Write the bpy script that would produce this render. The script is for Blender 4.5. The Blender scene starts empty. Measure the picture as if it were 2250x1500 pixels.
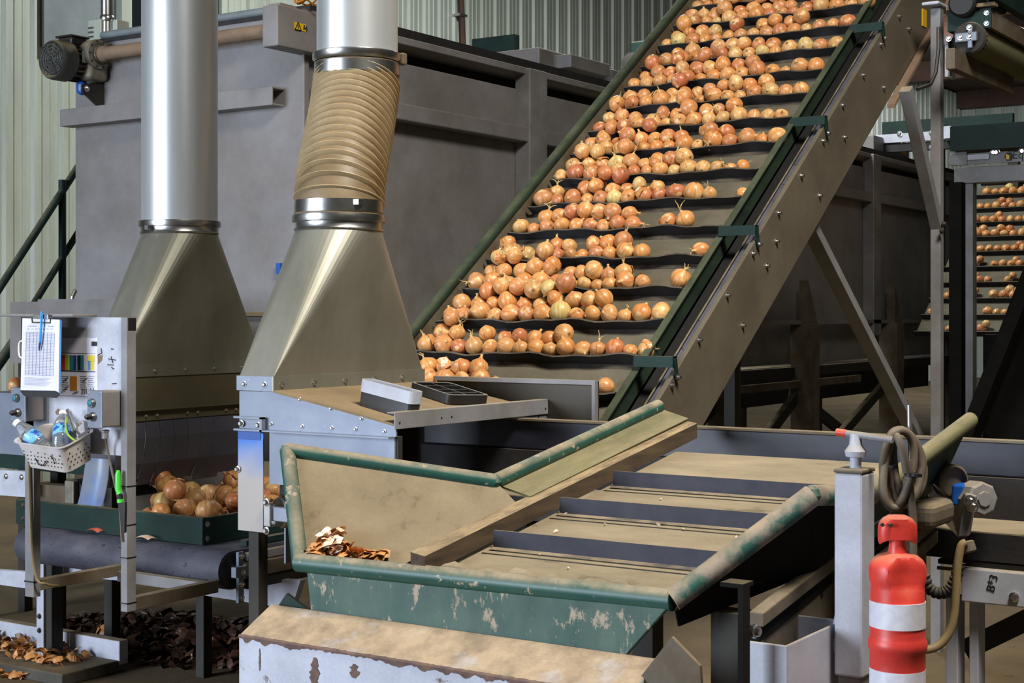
import bpy, bmesh, math, random
from mathutils import Vector, Matrix, noise as mnoise
random.seed(7)
scene = bpy.context.scene
C = scene.collection
PI = math.pi

# ------------------------------------------------------------------ camera, world, lights, exposure
FPX, EYE = 3330.0, 1.5          # focal length in pixels of the 2250 px wide frame, eye height
RV = Vector((.8336, .5524, 0)); WV = Vector((-.5524, .8336, 0)); UV_ = Vector((0, 0, 1)); EYEP = Vector((0, 0, EYE))
cam = bpy.data.cameras.new('camera'); camo = bpy.data.objects.new('camera', cam); C.objects.link(camo)
cam.sensor_width = 36; cam.lens = FPX / 2250 * 36
cam.shift_y = -60 / 2250
camo.location = EYEP
camo.rotation_euler = (PI / 2, 0, math.atan2(.5524, .8336))
cam.clip_start = .05; cam.clip_end = 200
scene.camera = camo
scene.view_settings.view_transform = 'Standard'
scene.view_settings.look = 'None'
scene.view_settings.gamma = 1
scene.view_settings.use_curve_mapping = False
scene.view_settings.exposure = 0.12

wd = bpy.data.worlds.new('world'); scene.world = wd; wd.use_nodes = True
wb = wd.node_tree.nodes['Background']
wb.inputs[0].default_value = (1.0, .93, .80, 1); wb.inputs[1].default_value = .045

def area(name, loc, target, sx, sy, power, col):
    l = bpy.data.lights.new(name, 'AREA'); l.shape = 'RECTANGLE'; l.size = sx; l.size_y = sy; l.energy = power; l.color = col
    o = bpy.data.objects.new(name, l); C.objects.link(o); o.location = loc
    o.rotation_euler = (Vector(target) - Vector(loc)).to_track_quat('-Z', 'Y').to_euler()
    return o
# daylight through the big open door behind the camera on the left, and unseen overhead lamps
area('door_daylight', (-7.5, -6.5, 2.7), (-3.6, 5.0, 1.2), 4.6, 4.5, 1350, (.78, .87, 1.0))
area('warm_fill_lamp', (.6, 2.2, 6.4), (-2.6, 4.6, 1.0), 1.6, 1.6, 205, (1.0, .93, .82)).data.spread = math.radians(105)  # added warm fill so right-facing sides get more light
area('high_bay_lamp_far', (-6.5, 11.5, 6.4), (-7.5, 12, 0), 2.0, 2.0, 480, (.97, 1.0, .96))
area('high_bay_lamp_end', (-7.0, 27, 6.4), (-9.5, 30, 2.0), 2.5, 2.5, 500, (.95, .97, 1.0))

# ------------------------------------------------------------------ pixel -> place helpers (2250 x 1500 frame, real planes)
def ray(x, y): return WV + RV * ((x - 1125) / FPX) + UV_ * ((690 - y) / FPX)
def onA(x, y, a): d = ray(x, y); return EYEP + d * (a / d.x)
def onB(x, y, b): d = ray(x, y); return EYEP + d * (b / d.y)
def onZ(x, y, z): d = ray(x, y); return EYEP + d * ((z - EYE) / d.z)
def onD(x, y, t): return EYEP + ray(x, y) * t
def onP(x, y, p, n): d = ray(x, y); return EYEP + d * (n.dot(p - EYEP) / n.dot(d))

# ------------------------------------------------------------------ materials
def srgb(c):
    return tuple(((v / 255) / 12.92 if v / 255 <= .04045 else ((v / 255 + .055) / 1.055) ** 2.4) for v in c) + (1,)
MATS = {}
def mat(name, col, col2=None, scale=6, lo=.35, hi=.65, rough=.6, metal=0.0, dust=0.0, dustcol=(154, 138, 110), speck=None, speckscale=60, speckth=.68, dustn=(.25, .55), bump=0.0, bumpscale=80, stretch=(1, 1, 1), spec=.5, alpha=1, trans=0):
    m = bpy.data.materials.new(name); m.use_nodes = True
    nt = m.node_tree; N = nt.nodes; L = nt.links
    bs = N['Principled BSDF']
    bs.inputs['Roughness'].default_value = rough; bs.inputs['Metallic'].default_value = metal
    bs.inputs['Specular IOR Level'].default_value = spec
    bs.inputs['Base Color'].default_value = srgb(col)
    if trans: bs.inputs['Transmission Weight'].default_value = trans
    if alpha < 1: bs.inputs['Alpha'].default_value = alpha
    tc = N.new('ShaderNodeNewGeometry'); mp = N.new('ShaderNodeMapping'); mp.inputs['Scale'].default_value = stretch
    L.new(tc.outputs['Position'], mp.inputs['Vector'])
    cur = None
    def noise(sc, det=4, r=.6):
        n = N.new('ShaderNodeTexNoise'); n.inputs['Scale'].default_value = sc; n.inputs['Detail'].default_value = det; n.inputs['Roughness'].default_value = r
        L.new(mp.outputs[0], n.inputs['Vector']); return n
    def ramp(src, a, b):
        r = N.new('ShaderNodeMapRange'); r.inputs['From Min'].default_value = a; r.inputs['From Max'].default_value = b
        L.new(src, r.inputs['Value']); return r.outputs['Result']
    def mix(f, a, b):
        x = N.new('ShaderNodeMix'); x.data_type = 'RGBA'
        if isinstance(f, float): x.inputs[0].default_value = f
        else: L.new(f, x.inputs[0])
        for s, v in ((6, a), (7, b)):
            if isinstance(v, tuple): x.inputs[s].default_value = v
            else: L.new(v, x.inputs[s])
        return x.outputs[2]
    cur = srgb(col)
    if col2: cur = mix(ramp(noise(scale).outputs['Fac'], lo, hi), cur, srgb(col2))
    if speck: cur = mix(ramp(noise(speckscale, 5, .7).outputs['Fac'], speckth, speckth + .05), cur, srgb(speck))
    if metal < .3 and rough > .3:
        g1 = N.new('ShaderNodeMapRange'); L.new(noise(170, 2, .7).outputs['Fac'], g1.inputs[0]); g1.inputs['From Min'].default_value = .3; g1.inputs['From Max'].default_value = .7; g1.inputs['To Min'].default_value = .93; g1.inputs['To Max'].default_value = 1.05
        g2 = N.new('ShaderNodeMapRange'); L.new(noise(3.1, 6, .7).outputs['Fac'], g2.inputs[0]); g2.inputs['From Min'].default_value = .3; g2.inputs['From Max'].default_value = .62; g2.inputs['To Min'].default_value = .80; g2.inputs['To Max'].default_value = 1.06
        gm_ = N.new('ShaderNodeMath'); gm_.operation = 'MULTIPLY'; L.new(g1.outputs[0], gm_.inputs[0]); L.new(g2.outputs[0], gm_.inputs[1])
        vm = N.new('ShaderNodeVectorMath'); vm.operation = 'SCALE'; L.new(gm_.outputs[0], vm.inputs['Scale'])
        if isinstance(cur, tuple): vm.inputs[0].default_value = cur[:3]
        else: L.new(cur, vm.inputs[0])
        cur = vm.outputs[0]
    if dust > 0:
        sx = N.new('ShaderNodeSeparateXYZ'); L.new(tc.outputs['Normal'], sx.inputs[0])
        up = ramp(sx.outputs['Z'], .25, .75)
        nz = ramp(noise(9, 6, .65).outputs['Fac'], *dustn)
        mu = N.new('ShaderNodeMath'); mu.operation = 'MULTIPLY'; L.new(up, mu.inputs[0]); L.new(nz, mu.inputs[1])
        m2 = N.new('ShaderNodeMath'); m2.operation = 'MULTIPLY'; L.new(mu.outputs[0], m2.inputs[0]); m2.inputs[1].default_value = dust
        dc1 = srgb(tuple(v * .80 for v in dustcol)); dc2 = srgb(tuple(min(255, v * 1.04) for v in dustcol)); cur = mix(m2.outputs[0], cur, mix(ramp(noise(13, 8, .72).outputs['Fac'], .35, .6), dc1, dc2))
        if metal > 0:
            mr = N.new('ShaderNodeMapRange'); L.new(m2.outputs[0], mr.inputs['Value']); mr.inputs['To Min'].default_value = metal; mr.inputs['To Max'].default_value = 0
            L.new(mr.outputs[0], bs.inputs['Metallic'])
        mr = N.new('ShaderNodeMapRange'); L.new(m2.outputs[0], mr.inputs['Value']); mr.inputs['To Min'].default_value = rough; mr.inputs['To Max'].default_value = .95
        L.new(mr.outputs[0], bs.inputs['Roughness'])
    if not isinstance(cur, tuple): L.new(cur, bs.inputs['Base Color'])
    if bump:
        b = N.new('ShaderNodeBump'); b.inputs['Strength'].default_value = bump; b.inputs['Distance'].default_value = .004
        L.new(noise(bumpscale, 3).outputs['Fac'], b.inputs['Height']); L.new(b.outputs[0], bs.inputs['Normal'])
    MATS[name] = m; return m

mat('floor', (112, 94, 64), (88, 73, 50), 1.2, rough=.9, speck=(70, 58, 42), speckscale=14, speckth=.62, bump=.3)
mat('wall_sheet', (176, 184, 174), (164, 171, 158), 1.5, rough=.42, stretch=(1, 1, .2))
mat('panel_grey', (122, 132, 136), (112, 122, 126), 3, rough=.6)
mat('dark_glass', (24, 30, 34), rough=.15)
mat('roof_brown', (84, 58, 44), (66, 46, 36), 2, rough=.8)
mat('bin', (134, 132, 134), (122, 118, 116), 2.5, rough=.55, dust=.75, bump=.1, bumpscale=150)
mat('bin_shade', (40, 38, 35), rough=.8, dust=.5)
mat('frame_grey', (138, 138, 142), (120, 118, 118), 5, rough=.5, dust=.8)
mat('side_plate', (98, 90, 76), (86, 79, 66), 3, rough=.6, bump=.12, bumpscale=200)
mat('pipe', (200, 206, 210), (182, 186, 186), 2, rough=.36, metal=.55, stretch=(3, 3, .25))
mat('ring', (190, 193, 195), (160, 160, 155), 10, rough=.3, metal=1)
mat('hood', (158, 157, 146), (132, 131, 118), 3.5, rough=.46, metal=.65, stretch=(1, 1, .5))
mat('hood_skirt', (112, 106, 84), (98, 92, 74), 3, rough=.55, metal=.5)
mat('galv', (130, 138, 152), (114, 122, 138), 7, lo=.3, hi=.7, rough=.45, metal=.35, dust=.0, speck=(150, 158, 172), speckscale=30, speckth=.66)
mat('dusty_top', (144, 124, 94), (128, 110, 82), 4, rough=.95, bump=.15)
mat('boot', (70, 64, 54), (58, 53, 46), 4, rough=.45, metal=.5)
mat('rust_edge', (92, 74, 70), (120, 96, 84), 30, rough=.9)
mat('bolt', (205, 205, 205), rough=.25, metal=1)
mat('hose', (128, 110, 82), (110, 92, 66), 5, rough=.5, stretch=(1, 1, 2))
mat('hose_rib', (184, 164, 128), (164, 143, 108), 8, rough=.4)
mat('green_dark', (18, 42, 38), (26, 50, 45), 8, rough=.6, spec=.25, dust=.85, dustcol=(120, 116, 92))
mat('green_rail', (42, 58, 44), (28, 41, 33), 6, rough=.65, spec=.25, dust=.35, dustcol=(112, 112, 86), stretch=(1, .4, 1))
mat('hopper_green', (26, 78, 70), (44, 88, 78), 9, rough=.45, dust=.9, dustcol=(158, 144, 120), speck=(176, 160, 136), speckscale=28, speckth=.60)
mat('hopper_worn', (44, 92, 82), (150, 138, 124), 16, lo=.42, hi=.58, rough=.6, dust=.9, dustcol=(152, 134, 112))
mat('fascia_green', (36, 78, 70), (78, 104, 92), 5, rough=.6, speck=(176, 160, 136), speckscale=13, speckth=.565, stretch=(1.5, 1, .8))
mat('tan_panel', (146, 132, 106), (130, 116, 92), 5, rough=.95, speck=(118, 104, 82), speckscale=5, speckth=.60, bump=.1)
mat('olive_panel', (120, 118, 84), (100, 102, 72), 4, rough=.8, dust=.4, stretch=(3, .5, 3))
mat('wood_skirt', (92, 76, 56), (62, 50, 38), 7, rough=.85, stretch=(5, .6, 5), dust=.9, dustcol=(164, 144, 110))
mat('belt_dusty', (152, 138, 112), (126, 114, 92), 7, lo=.3, hi=.75, rough=.97, speck=(110, 100, 80), speckscale=7, speckth=.60, bump=.25, stretch=(.7, 1.6, 1))
mat('cleat', (33, 35, 50), (48, 48, 60), 14, rough=.7, dust=.8, speck=(120, 110, 100), speckscale=50, speckth=.7)
mat('belt_grey', (100, 94, 78), (82, 78, 66), 9, lo=.3, hi=.7, rough=.92, speck=(136, 126, 104), speckscale=24, speckth=.66, bump=.3, stretch=(.6, 1, 1))
mat('rubber', (26, 25, 28), (38, 36, 38), 12, rough=.75, dust=.25, bump=.2)
mat('navy_rubber', (28, 31, 44), (46, 48, 62), 7, rough=.45, speck=(150, 145, 150), speckscale=60, speckth=.72, dust=.5, stretch=(1, 1, 2))
mat('flap', (62, 64, 76), (74, 74, 82), 6, rough=.45)
mat('belt_blue', (58, 60, 74), (84, 84, 94), 10, rough=.65, stretch=(.6, 1, 1), speck=(40, 40, 46), speckscale=40, speckth=.6)
mat('white_paint', (196, 200, 214), (176, 180, 194), 8, rough=.5, dust=.0, speck=(96, 84, 80), speckscale=16, speckth=.69)
mat('white_dusty', (196, 200, 214), (184, 188, 202), 8, rough=.6, dust=1.0, dustn=(.1, .45), dustcol=(168, 148, 122), speck=(112, 92, 88), speckscale=11, speckth=.64)
mat('grey_paint', (186, 190, 204), (172, 176, 188), 8, rough=.5, dust=.85, speck=(120, 100, 80), speckscale=45, speckth=.72)
mat('dark_steel', (52, 48, 42), (38, 35, 31), 6, rough=.7, dust=.5)
mat('rust_grey', (108, 100, 86), (86, 70, 50), 6, rough=.75, dust=.6)
mat('shade_black', (20, 19, 18), (28, 27, 25), 5, rough=.9, spec=.15, dust=.3)  # near-black; shade put into the colour of dark parts
mat('black', (14, 14, 15), rough=.6)
mat('black_plastic', (26, 26, 27), (36, 35, 36), 10, rough=.45, dust=.3)
mat('motor_grey', (70, 72, 70), (58, 60, 56), 8, rough=.5, dust=.9, dustcol=(150, 136, 96))
mat('motor_black', (24, 24, 24), rough=.5, dust=.4)
mat('cast', (140, 136, 124), (120, 114, 98), 20, rough=.5, metal=.4, dust=.8, dustcol=(166, 146, 104))
mat('shaft_brown', (138, 116, 96), (122, 100, 82), 8, rough=.8)
mat('yellow', (226, 186, 30), rough=.5)
mat('ink', (18, 18, 20), rough=.6)
mat('blue', (24, 84, 170), rough=.4)
mat('blue_film', (40, 110, 205), (150, 160, 176), 3.0, lo=.3, hi=.6, rough=.3, metal=.3)
mat('paper', (228, 228, 246), rough=.8)
mat('pen_blue', (40, 150, 225), rough=.35)
mat('pen_green', (70, 205, 60), rough=.4)
mat('red_print', (200, 40, 36), rough=.7); mat('lime_print', (150, 190, 50), rough=.7); mat('navy_print', (28, 62, 120), rough=.7)
mat('teal_print', (50, 120, 140), rough=.7); mat('yellow_print', (235, 215, 60), rough=.7); mat('amber_print', (186, 118, 22), rough=.7); mat('lightblue_print', (90, 150, 210), rough=.7)
mat('grid_ink', (150, 150, 172), rough=.8)
mat('basket', (214, 210, 212), (200, 190, 182), 9, rough=.5, speck=(150, 120, 100), speckscale=30, speckth=.72)
mat('cap_white', (240, 240, 240), rough=.4)
mat('bottle', (226, 232, 236), rough=.08, trans=.85)
mat('label_blue', (36, 92, 190), (120, 190, 220), 40, lo=.45, hi=.5, rough=.35)
mat('red_plastic', (222, 68, 56), (208, 58, 50), 10, rough=.42, dust=.75, dustcol=(176, 130, 96))
mat('white_tape', (222, 222, 232), (206, 206, 220), 60, rough=.3)
mat('cable', (118, 108, 98), (96, 84, 70), 9, rough=.6, dust=.4)
mat('cable_tan', (150, 130, 92), (128, 108, 74), 9, rough=.6)
mat('gold_rod', (198, 198, 206), rough=.3, metal=.9)
mat('peel', (212, 156, 92), (184, 116, 62), 30, rough=.55, speck=(232, 214, 186), speckscale=18, speckth=.58)
mat('peel_pale', (242, 226, 216), (228, 188, 150), 30, rough=.55)
mat('peel_dark', (84, 48, 28), (52, 32, 20), 12, rough=.6, speck=(190, 150, 100), speckscale=16, speckth=.62)
mat('stem', (206, 182, 124), (170, 140, 84), 60, rough=.8)
mat('root', (120, 96, 62), rough=.9)
mat('board', (92, 90, 84), (66, 60, 50), 6, rough=.85, dust=.7, dustcol=(120, 100, 66))

def film_mat(name, z0, z1, top, bot):
    m = mat(name, bot, rough=.35, metal=.2); nt = m.node_tree; N = nt.nodes; L = nt.links
    g = N.new('ShaderNodeNewGeometry'); s = N.new('ShaderNodeSeparateXYZ'); L.new(g.outputs['Position'], s.inputs[0])
    n = N.new('ShaderNodeTexNoise'); n.inputs['Scale'].default_value = 7; L.new(g.outputs['Position'], n.inputs['Vector'])
    a = N.new('ShaderNodeMath'); a.operation = 'MULTIPLY_ADD'; L.new(n.outputs['Fac'], a.inputs[0]); a.inputs[1].default_value = .14; L.new(s.outputs['Z'], a.inputs[2])
    r = N.new('ShaderNodeMapRange'); r.inputs['From Min'].default_value = z0 + .07; r.inputs['From Max'].default_value = z1 + .07; L.new(a.outputs[0], r.inputs[0])
    x = N.new('ShaderNodeMix'); x.data_type = 'RGBA'; x.inputs[6].default_value = srgb(bot); x.inputs[7].default_value = srgb(top); L.new(r.outputs[0], x.inputs[0]); L.new(x.outputs[2], N['Principled BSDF'].inputs['Base Color'])
film_mat('film_plate', 1.02, 1.13, (60, 120, 205), (168, 162, 158))
def onion_mat():
    m = bpy.data.materials.new('onion'); m.use_nodes = True; nt = m.node_tree; N = nt.nodes; L = nt.links
    bs = N['Principled BSDF']; bs.inputs['Roughness'].default_value = .38
    oi = N.new('ShaderNodeObjectInfo'); ge = N.new('ShaderNodeNewGeometry'); ad = N.new('ShaderNodeMath'); ad.operation = 'ADD'
    L.new(oi.outputs['Random'], ad.inputs[0]); L.new(ge.outputs['Random Per Island'], ad.inputs[1])
    fr = N.new('ShaderNodeMath'); fr.operation = 'FRACT'; L.new(ad.outputs[0], fr.inputs[0])
    cr = N.new('ShaderNodeValToRGB'); L.new(fr.outputs[0], cr.inputs[0])
    e = cr.color_ramp.elements
    stops = [(0, (204, 138, 78)), (.3, (214, 160, 98)), (.5, (194, 122, 78)), (.7, (216, 174, 112)), (.86, (184, 112, 76)), (1, (214, 194, 126))]
    e[0].color = srgb(stops[0][1]); e[1].color = srgb(stops[-1][1])
    for p, c in stops[1:-1]:
        x = e.new(p); x.color = srgb(c)
    uv = N.new('ShaderNodeUVMap'); mp = N.new('ShaderNodeMapping'); mp.inputs['Scale'].default_value = (46, 1.6, 1); L.new(uv.outputs[0], mp.inputs[0])
    cb = N.new('ShaderNodeCombineXYZ'); L.new(fr.outputs[0], cb.inputs[2]); va = N.new('ShaderNodeVectorMath'); va.operation = 'MULTIPLY_ADD'
    L.new(cb.outputs[0], va.inputs[0]); va.inputs[1].default_value = (0, 0, 30); L.new(mp.outputs[0], va.inputs[2])
    n1 = N.new('ShaderNodeTexNoise'); n1.inputs['Scale'].default_value = 1; n1.inputs['Detail'].default_value = 2; L.new(va.outputs[0], n1.inputs['Vector'])
    r1 = N.new('ShaderNodeMapRange'); r1.inputs['From Min'].default_value = .38; r1.inputs['From Max'].default_value = .72; L.new(n1.outputs[0], r1.inputs[0])
    mx = N.new('ShaderNodeMix'); mx.data_type = 'RGBA'; mx.blend_type = 'MULTIPLY'; mx.inputs[7].default_value = (.66, .50, .40, 1)
    L.new(r1.outputs[0], mx.inputs[0]); L.new(cr.outputs[0], mx.inputs[6])
    n2 = N.new('ShaderNodeTexNoise'); n2.inputs['Scale'].default_value = 26; n2.inputs['Detail'].default_value = 3; L.new(ge.outputs['Position'], n2.inputs['Vector'])
    r2 = N.new('ShaderNodeMapRange'); r2.inputs['From Min'].default_value = .58; r2.inputs['From Max'].default_value = .66; r2.inputs['To Max'].default_value = .7; L.new(n2.outputs[0], r2.inputs[0])
    m2 = N.new('ShaderNodeMix'); m2.data_type = 'RGBA'; m2.inputs[7].default_value = srgb((222, 188, 128)); L.new(r2.outputs[0], m2.inputs[0]); L.new(mx.outputs[2], m2.inputs[6])
    sx = N.new('ShaderNodeSeparateXYZ'); L.new(uv.outputs[0], sx.inputs[0])
    r3 = N.new('ShaderNodeMapRange'); r3.inputs['From Min'].default_value = .72; r3.inputs['From Max'].default_value = .95; r3.inputs['To Max'].default_value = .8; L.new(sx.outputs[1], r3.inputs[0])
    m3 = N.new('ShaderNodeMix'); m3.data_type = 'RGBA'; m3.inputs[7].default_value = srgb((206, 172, 112)); L.new(r3.outputs[0], m3.inputs[0]); L.new(m2.outputs[2], m3.inputs[6])
    r4 = N.new('ShaderNodeMapRange'); r4.inputs['From Min'].default_value = .13; r4.inputs['From Max'].default_value = .06; L.new(sx.outputs[1], r4.inputs[0])
    m4 = N.new('ShaderNodeMix'); m4.data_type = 'RGBA'; m4.inputs[7].default_value = srgb((112, 86, 52)); L.new(r4.outputs[0], m4.inputs[0]); L.new(m3.outputs[2], m4.inputs[6])
    L.new(m4.outputs[2], bs.inputs['Base Color']); MATS['onion'] = m
onion_mat()

# ------------------------------------------------------------------ mesh helpers
class MB:
    def __init__(s): s.v = []; s.f = []
    def add(s, vs, fs):
        o = len(s.v); s.v += [Vector(p) for p in vs]; s.f += [tuple(i + o for i in f) for f in fs]; return s
    def box(s, x0, x1, y0, y1, z0, z1):
        x0, x1 = sorted((x0, x1)); y0, y1 = sorted((y0, y1)); z0, z1 = sorted((z0, z1))
        return s.add([(x0, y0, z0), (x1, y0, z0), (x1, y1, z0), (x0, y1, z0), (x0, y0, z1), (x1, y0, z1), (x1, y1, z1), (x0, y1, z1)],
                     [(0, 3, 2, 1), (4, 5, 6, 7), (0, 1, 5, 4), (1, 2, 6, 5), (2, 3, 7, 6), (3, 0, 4, 7)])
    def prism(s, poly, ext):
        p = [Vector(q) for q in poly]; e = Vector(ext); n = len(p)
        nr = Vector((0, 0, 0))
        for i in range(n): nr += p[i].cross(p[(i + 1) % n])
        if nr.dot(e) > 0: p = p[::-1]
        return s.add(p + [q + e for q in p], [tuple(range(n)), tuple(range(2 * n - 1, n - 1, -1))] + [(i, n + i, n + (i + 1) % n, (i + 1) % n) for i in range(n)])
    def bar(s, p, q, w, h, up=(0, 0, 1)):      # rectangular bar from p to q
        p = Vector(p); q = Vector(q); d = (q - p).normalized(); u = Vector(up); sd = d.cross(u).normalized(); u = sd.cross(d)
        c = [p + sd * (x * w / 2) + u * (y * h / 2) for x, y in ((-1, -1), (1, -1), (1, 1), (-1, 1))]
        return s.prism(c, q - p)
    def tube(s, pts, r, seg=10, cap=True, closed=False):
        pts = [Vector(p) for p in pts]; n = len(pts); rings = []; up = Vector((.31, .17, .93))
        rr = r if isinstance(r, (list, tuple)) else [r] * n
        for i, p in enumerate(pts):
            if closed: d = (pts[(i + 1) % n] - pts[i - 1]).normalized()
            else: d = (pts[min(i + 1, n - 1)] - pts[max(i - 1, 0)]).normalized()
            sd = d.cross(up)
            if sd.length < .05: sd = d.cross(Vector((1, 0, 0)))
            sd.normalize(); u = sd.cross(d); up = u
            rings.append([p + (sd * math.cos(2 * PI * k / seg) + u * math.sin(2 * PI * k / seg)) * rr[i] for k in range(seg)])
        vs = [q for g in rings for q in g]; fs = []
        for i in range(n if closed else n - 1):
            j = (i + 1) % n
            fs += [(i * seg + k, i * seg + (k + 1) % seg, j * seg + (k + 1) % seg, j * seg + k) for k in range(seg)]
        if cap and not closed: fs += [tuple(range(seg - 1, -1, -1)), tuple((n - 1) * seg + k for k in range(seg))]
        return s.add(vs, fs)
    def lathe(s, prof, c, axis=(0, 0, 1), seg=32):
        ax = Vector(axis).normalized(); c = Vector(c)
        u = ax.cross(Vector((0, 0, 1)) if abs(ax.z) < .9 else Vector((1, 0, 0))).normalized(); w = ax.cross(u)
        vs = []; fs = []; n = len(prof)
        for r, h in prof: vs += [c + ax * h + (u * math.cos(2 * PI * k / seg) + w * math.sin(2 * PI * k / seg)) * r for k in range(seg)]
        for i in range(n - 1): fs += [(i * seg + k, i * seg + (k + 1) % seg, (i + 1) * seg + (k + 1) % seg, (i + 1) * seg + k) for k in range(seg)]
        if prof[0][0] > 1e-6: fs.append(tuple(range(seg - 1, -1, -1)))
        if prof[-1][0] > 1e-6: fs.append(tuple((n - 1) * seg + k for k in range(seg)))
        return s.add(vs, fs)
    def slab(s, quad, t):                      # polygon with thickness t along its normal (both sides)
        p = [Vector(q) for q in quad]; n = (p[1] - p[0]).cross(p[-1] - p[0]).normalized()
        return s.prism([q - n * t / 2 for q in p], n * t)
    def build(s, name, m, parent=None, bevel=0, smooth=False, label=None, cat=None, group=None, kind=None, bseg=2):
        me = bpy.data.meshes.new(name); me.from_pydata(s.v, [], s.f); me.validate(); me.update()
        bm = bmesh.new(); bm.from_mesh(me); bmesh.ops.recalc_face_normals(bm, faces=bm.faces); bm.to_mesh(me); bm.free()
        if isinstance(m, str): m = [m]
        for x in m: me.materials.append(MATS[x])
        o = bpy.data.objects.new(name, me); C.objects.link(o)
        # put the origin at the base centre of the piece
        xs = [v.co for v in me.vertices]
        base = Vector(((min(v.x for v in xs) + max(v.x for v in xs)) / 2, (min(v.y for v in xs) + max(v.y for v in xs)) / 2, min(v.z for v in xs)))
        me.transform(Matrix.Translation(-base)); o.location = base
        if parent: setpar(o, parent)
        if bevel:
            md = o.modifiers.new('bevel', 'BEVEL'); md.width = bevel; md.segments = bseg; md.limit_method = 'ANGLE'; md.angle_limit = .7
        if smooth:
            me.polygons.foreach_set('use_smooth', [True] * len(me.polygons))
            try: me.set_sharp_from_angle(angle=.7)
            except Exception: pass
        tag(o, label, cat, group, kind)
        return o
def wloc(o):
    l = Vector(o['_w']) if '_w' in o else o.location
    return l
WORLD = {}
def setpar(o, parent):
    WORLD[o.name] = o.location.copy()
    pw = WORLD.get(parent.name, parent.location.copy())
    o.parent = parent; o.location = o.location - pw
def tag(o, label=None, cat=None, group=None, kind=None):
    if label: o['label'] = label
    if cat: o['category'] = cat
    if group: o['group'] = group
    if kind: o['kind'] = kind
    return o
def thing(name, label, cat, loc, group=None):
    o = bpy.data.objects.new(name, None); C.objects.link(o); o.location = loc; o.empty_display_size = .1
    return tag(o, label, cat, group)
def ybox(x0, y0, x1, y1, b, th):               # box whose front face lies in plane Y=b between pixels (x0,y0) and (x1,y1), going th back
    p = onB(x0, y0, b); q = onB(x1, y1, b); return MB().box(p.x, q.x, b, b + th, q.z, p.z)
def xbox(x0, y0, x1, y1, a, th):               # box whose right face lies in plane X=a, going th to the left
    p = onA(x0, y0, a); q = onA(x1, y1, a); return MB().box(a - th, a, p.y, q.y, q.z, p.z)
def share(o, loc, parent=None, rot=None, scale=None):
    c = o.copy(); C.objects.link(c); c.parent = None; c.location = loc
    for k in list(c.keys()):
        pass
    if rot is not None: c.rotation_euler = rot
    if scale is not None: c.scale = scale
    if parent: setpar(c, parent)
    return c
def bolts(pts, axis, parent, r=.008, h=.006, m='bolt', name='bolt'):
    ax = Vector(axis).normalized(); first = None
    for p in pts:
        p = Vector(p)
        if first is None:
            mb = MB().lathe([(r * 1.5, 0), (r * 1.5, h * .3), (r, h * .35), (r, h), (r * .7, h * 1.15)], (0, 0, 0), ax, 8)
            me_o = mb.build(name, m)
            off = me_o.location.copy(); first = (me_o, off); me_o.location = p + off
            setpar(me_o, parent)
        else:
            share(first[0], p + first[1], parent)
def text(body, size, origin, xdir, updir, m, name, parent=None, ext=.0008, label=None):
    cu = bpy.data.curves.new(name, 'FONT'); cu.body = body; cu.size = size; cu.extrude = ext
    to = bpy.data.objects.new(name + '_tmp', cu); C.objects.link(to)
    dg = bpy.context.evaluated_depsgraph_get(); me = bpy.data.meshes.new_from_object(to.evaluated_get(dg))
    bpy.data.objects.remove(to)
    x = Vector(xdir).normalized(); u = Vector(updir); u = (u - x * u.dot(x)).normalized(); n = x.cross(u)
    M = Matrix((x, u, n)).transposed().to_4x4(); me.transform(M)
    me.materials.clear(); me.materials.append(MATS[m])
    o = bpy.data.objects.new(name, me); C.objects.link(o); o.location = origin
    if parent: setpar(o, parent)
    if label: o['label'] = label
    return o
def square_to_round(rect, circ, th=.004):
    """rect: 4 base corners (ccw), circ: ring of points (ccw, first quadrant starting so that quarter k faces corner k)"""
    n = len(circ); q = n // 4; vs = list(rect) + list(circ); fs = []
    for k in range(4):
        for j in range(q): fs.append((k, 4 + (k * q + j + 1) % n, 4 + (k * q + j) % n))
        fs.append((k, (k + 1) % 4, 4 + ((k + 1) * q) % n))
    return MB().add(vs, fs)

# ================================================================== SETTING
MB().box(-11.2, 16, -8, 36.2, -.1, 0).build('floor', 'floor', kind='structure')
def sheet_mesh():
    pts = []
    for k in range(3):
        y = k * .305
        pts += [(0, y), (.034, y + .022), (.034, y + .05), (0, y + .072), (0, y + .125), (.008, y + .133), (.008, y + .145), (0, y + .153), (0, y + .215), (.008, y + .223), (.008, y + .235), (0, y + .243)]
    pts.append((0, .915))
    vs = [(x, y, z) for z in (0, 6.7) for x, y in pts]; n = len(pts)
    return MB().add(vs, [(i, i + 1, n + i + 1, n + i) for i in range(n - 1)])
wl = MB().box(-11.2, -11.03, 5, 36.2, 0, 6.7).build('wall_left', 'wall_sheet', kind='structure')
sh = sheet_mesh().build('wall_sheet', 'wall_sheet')
off = sh.location.copy()
sh.location = off + Vector((-11.01, 5.2, 0)); sh0 = sh; setpar(sh, wl)
for k in range(1, 34): share(sh0, off + Vector((-11.01, 5.2 + k * .915, 0)), wl)
wb_ = MB().box(-11.03, 16, 36.04, 36.2, 0, 6.7).build('wall_back', 'wall_sheet', kind='structure')
for k in range(29):
    o = share(sh0, (-11.0 + .4575 + k * .915, 36.02, 0), wb_, rot=(0, 0, -PI / 2))
MB().box(-11.2, 16, 24, 36.2, 6.75, 6.9).build('ceiling', 'roof_brown', kind='structure')
for y in (27, 31, 35.6):
    MB().box(-11, 16, y, y + .2, 6.35, 6.75).build('roof_beam', 'roof_brown', kind='structure')
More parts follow.
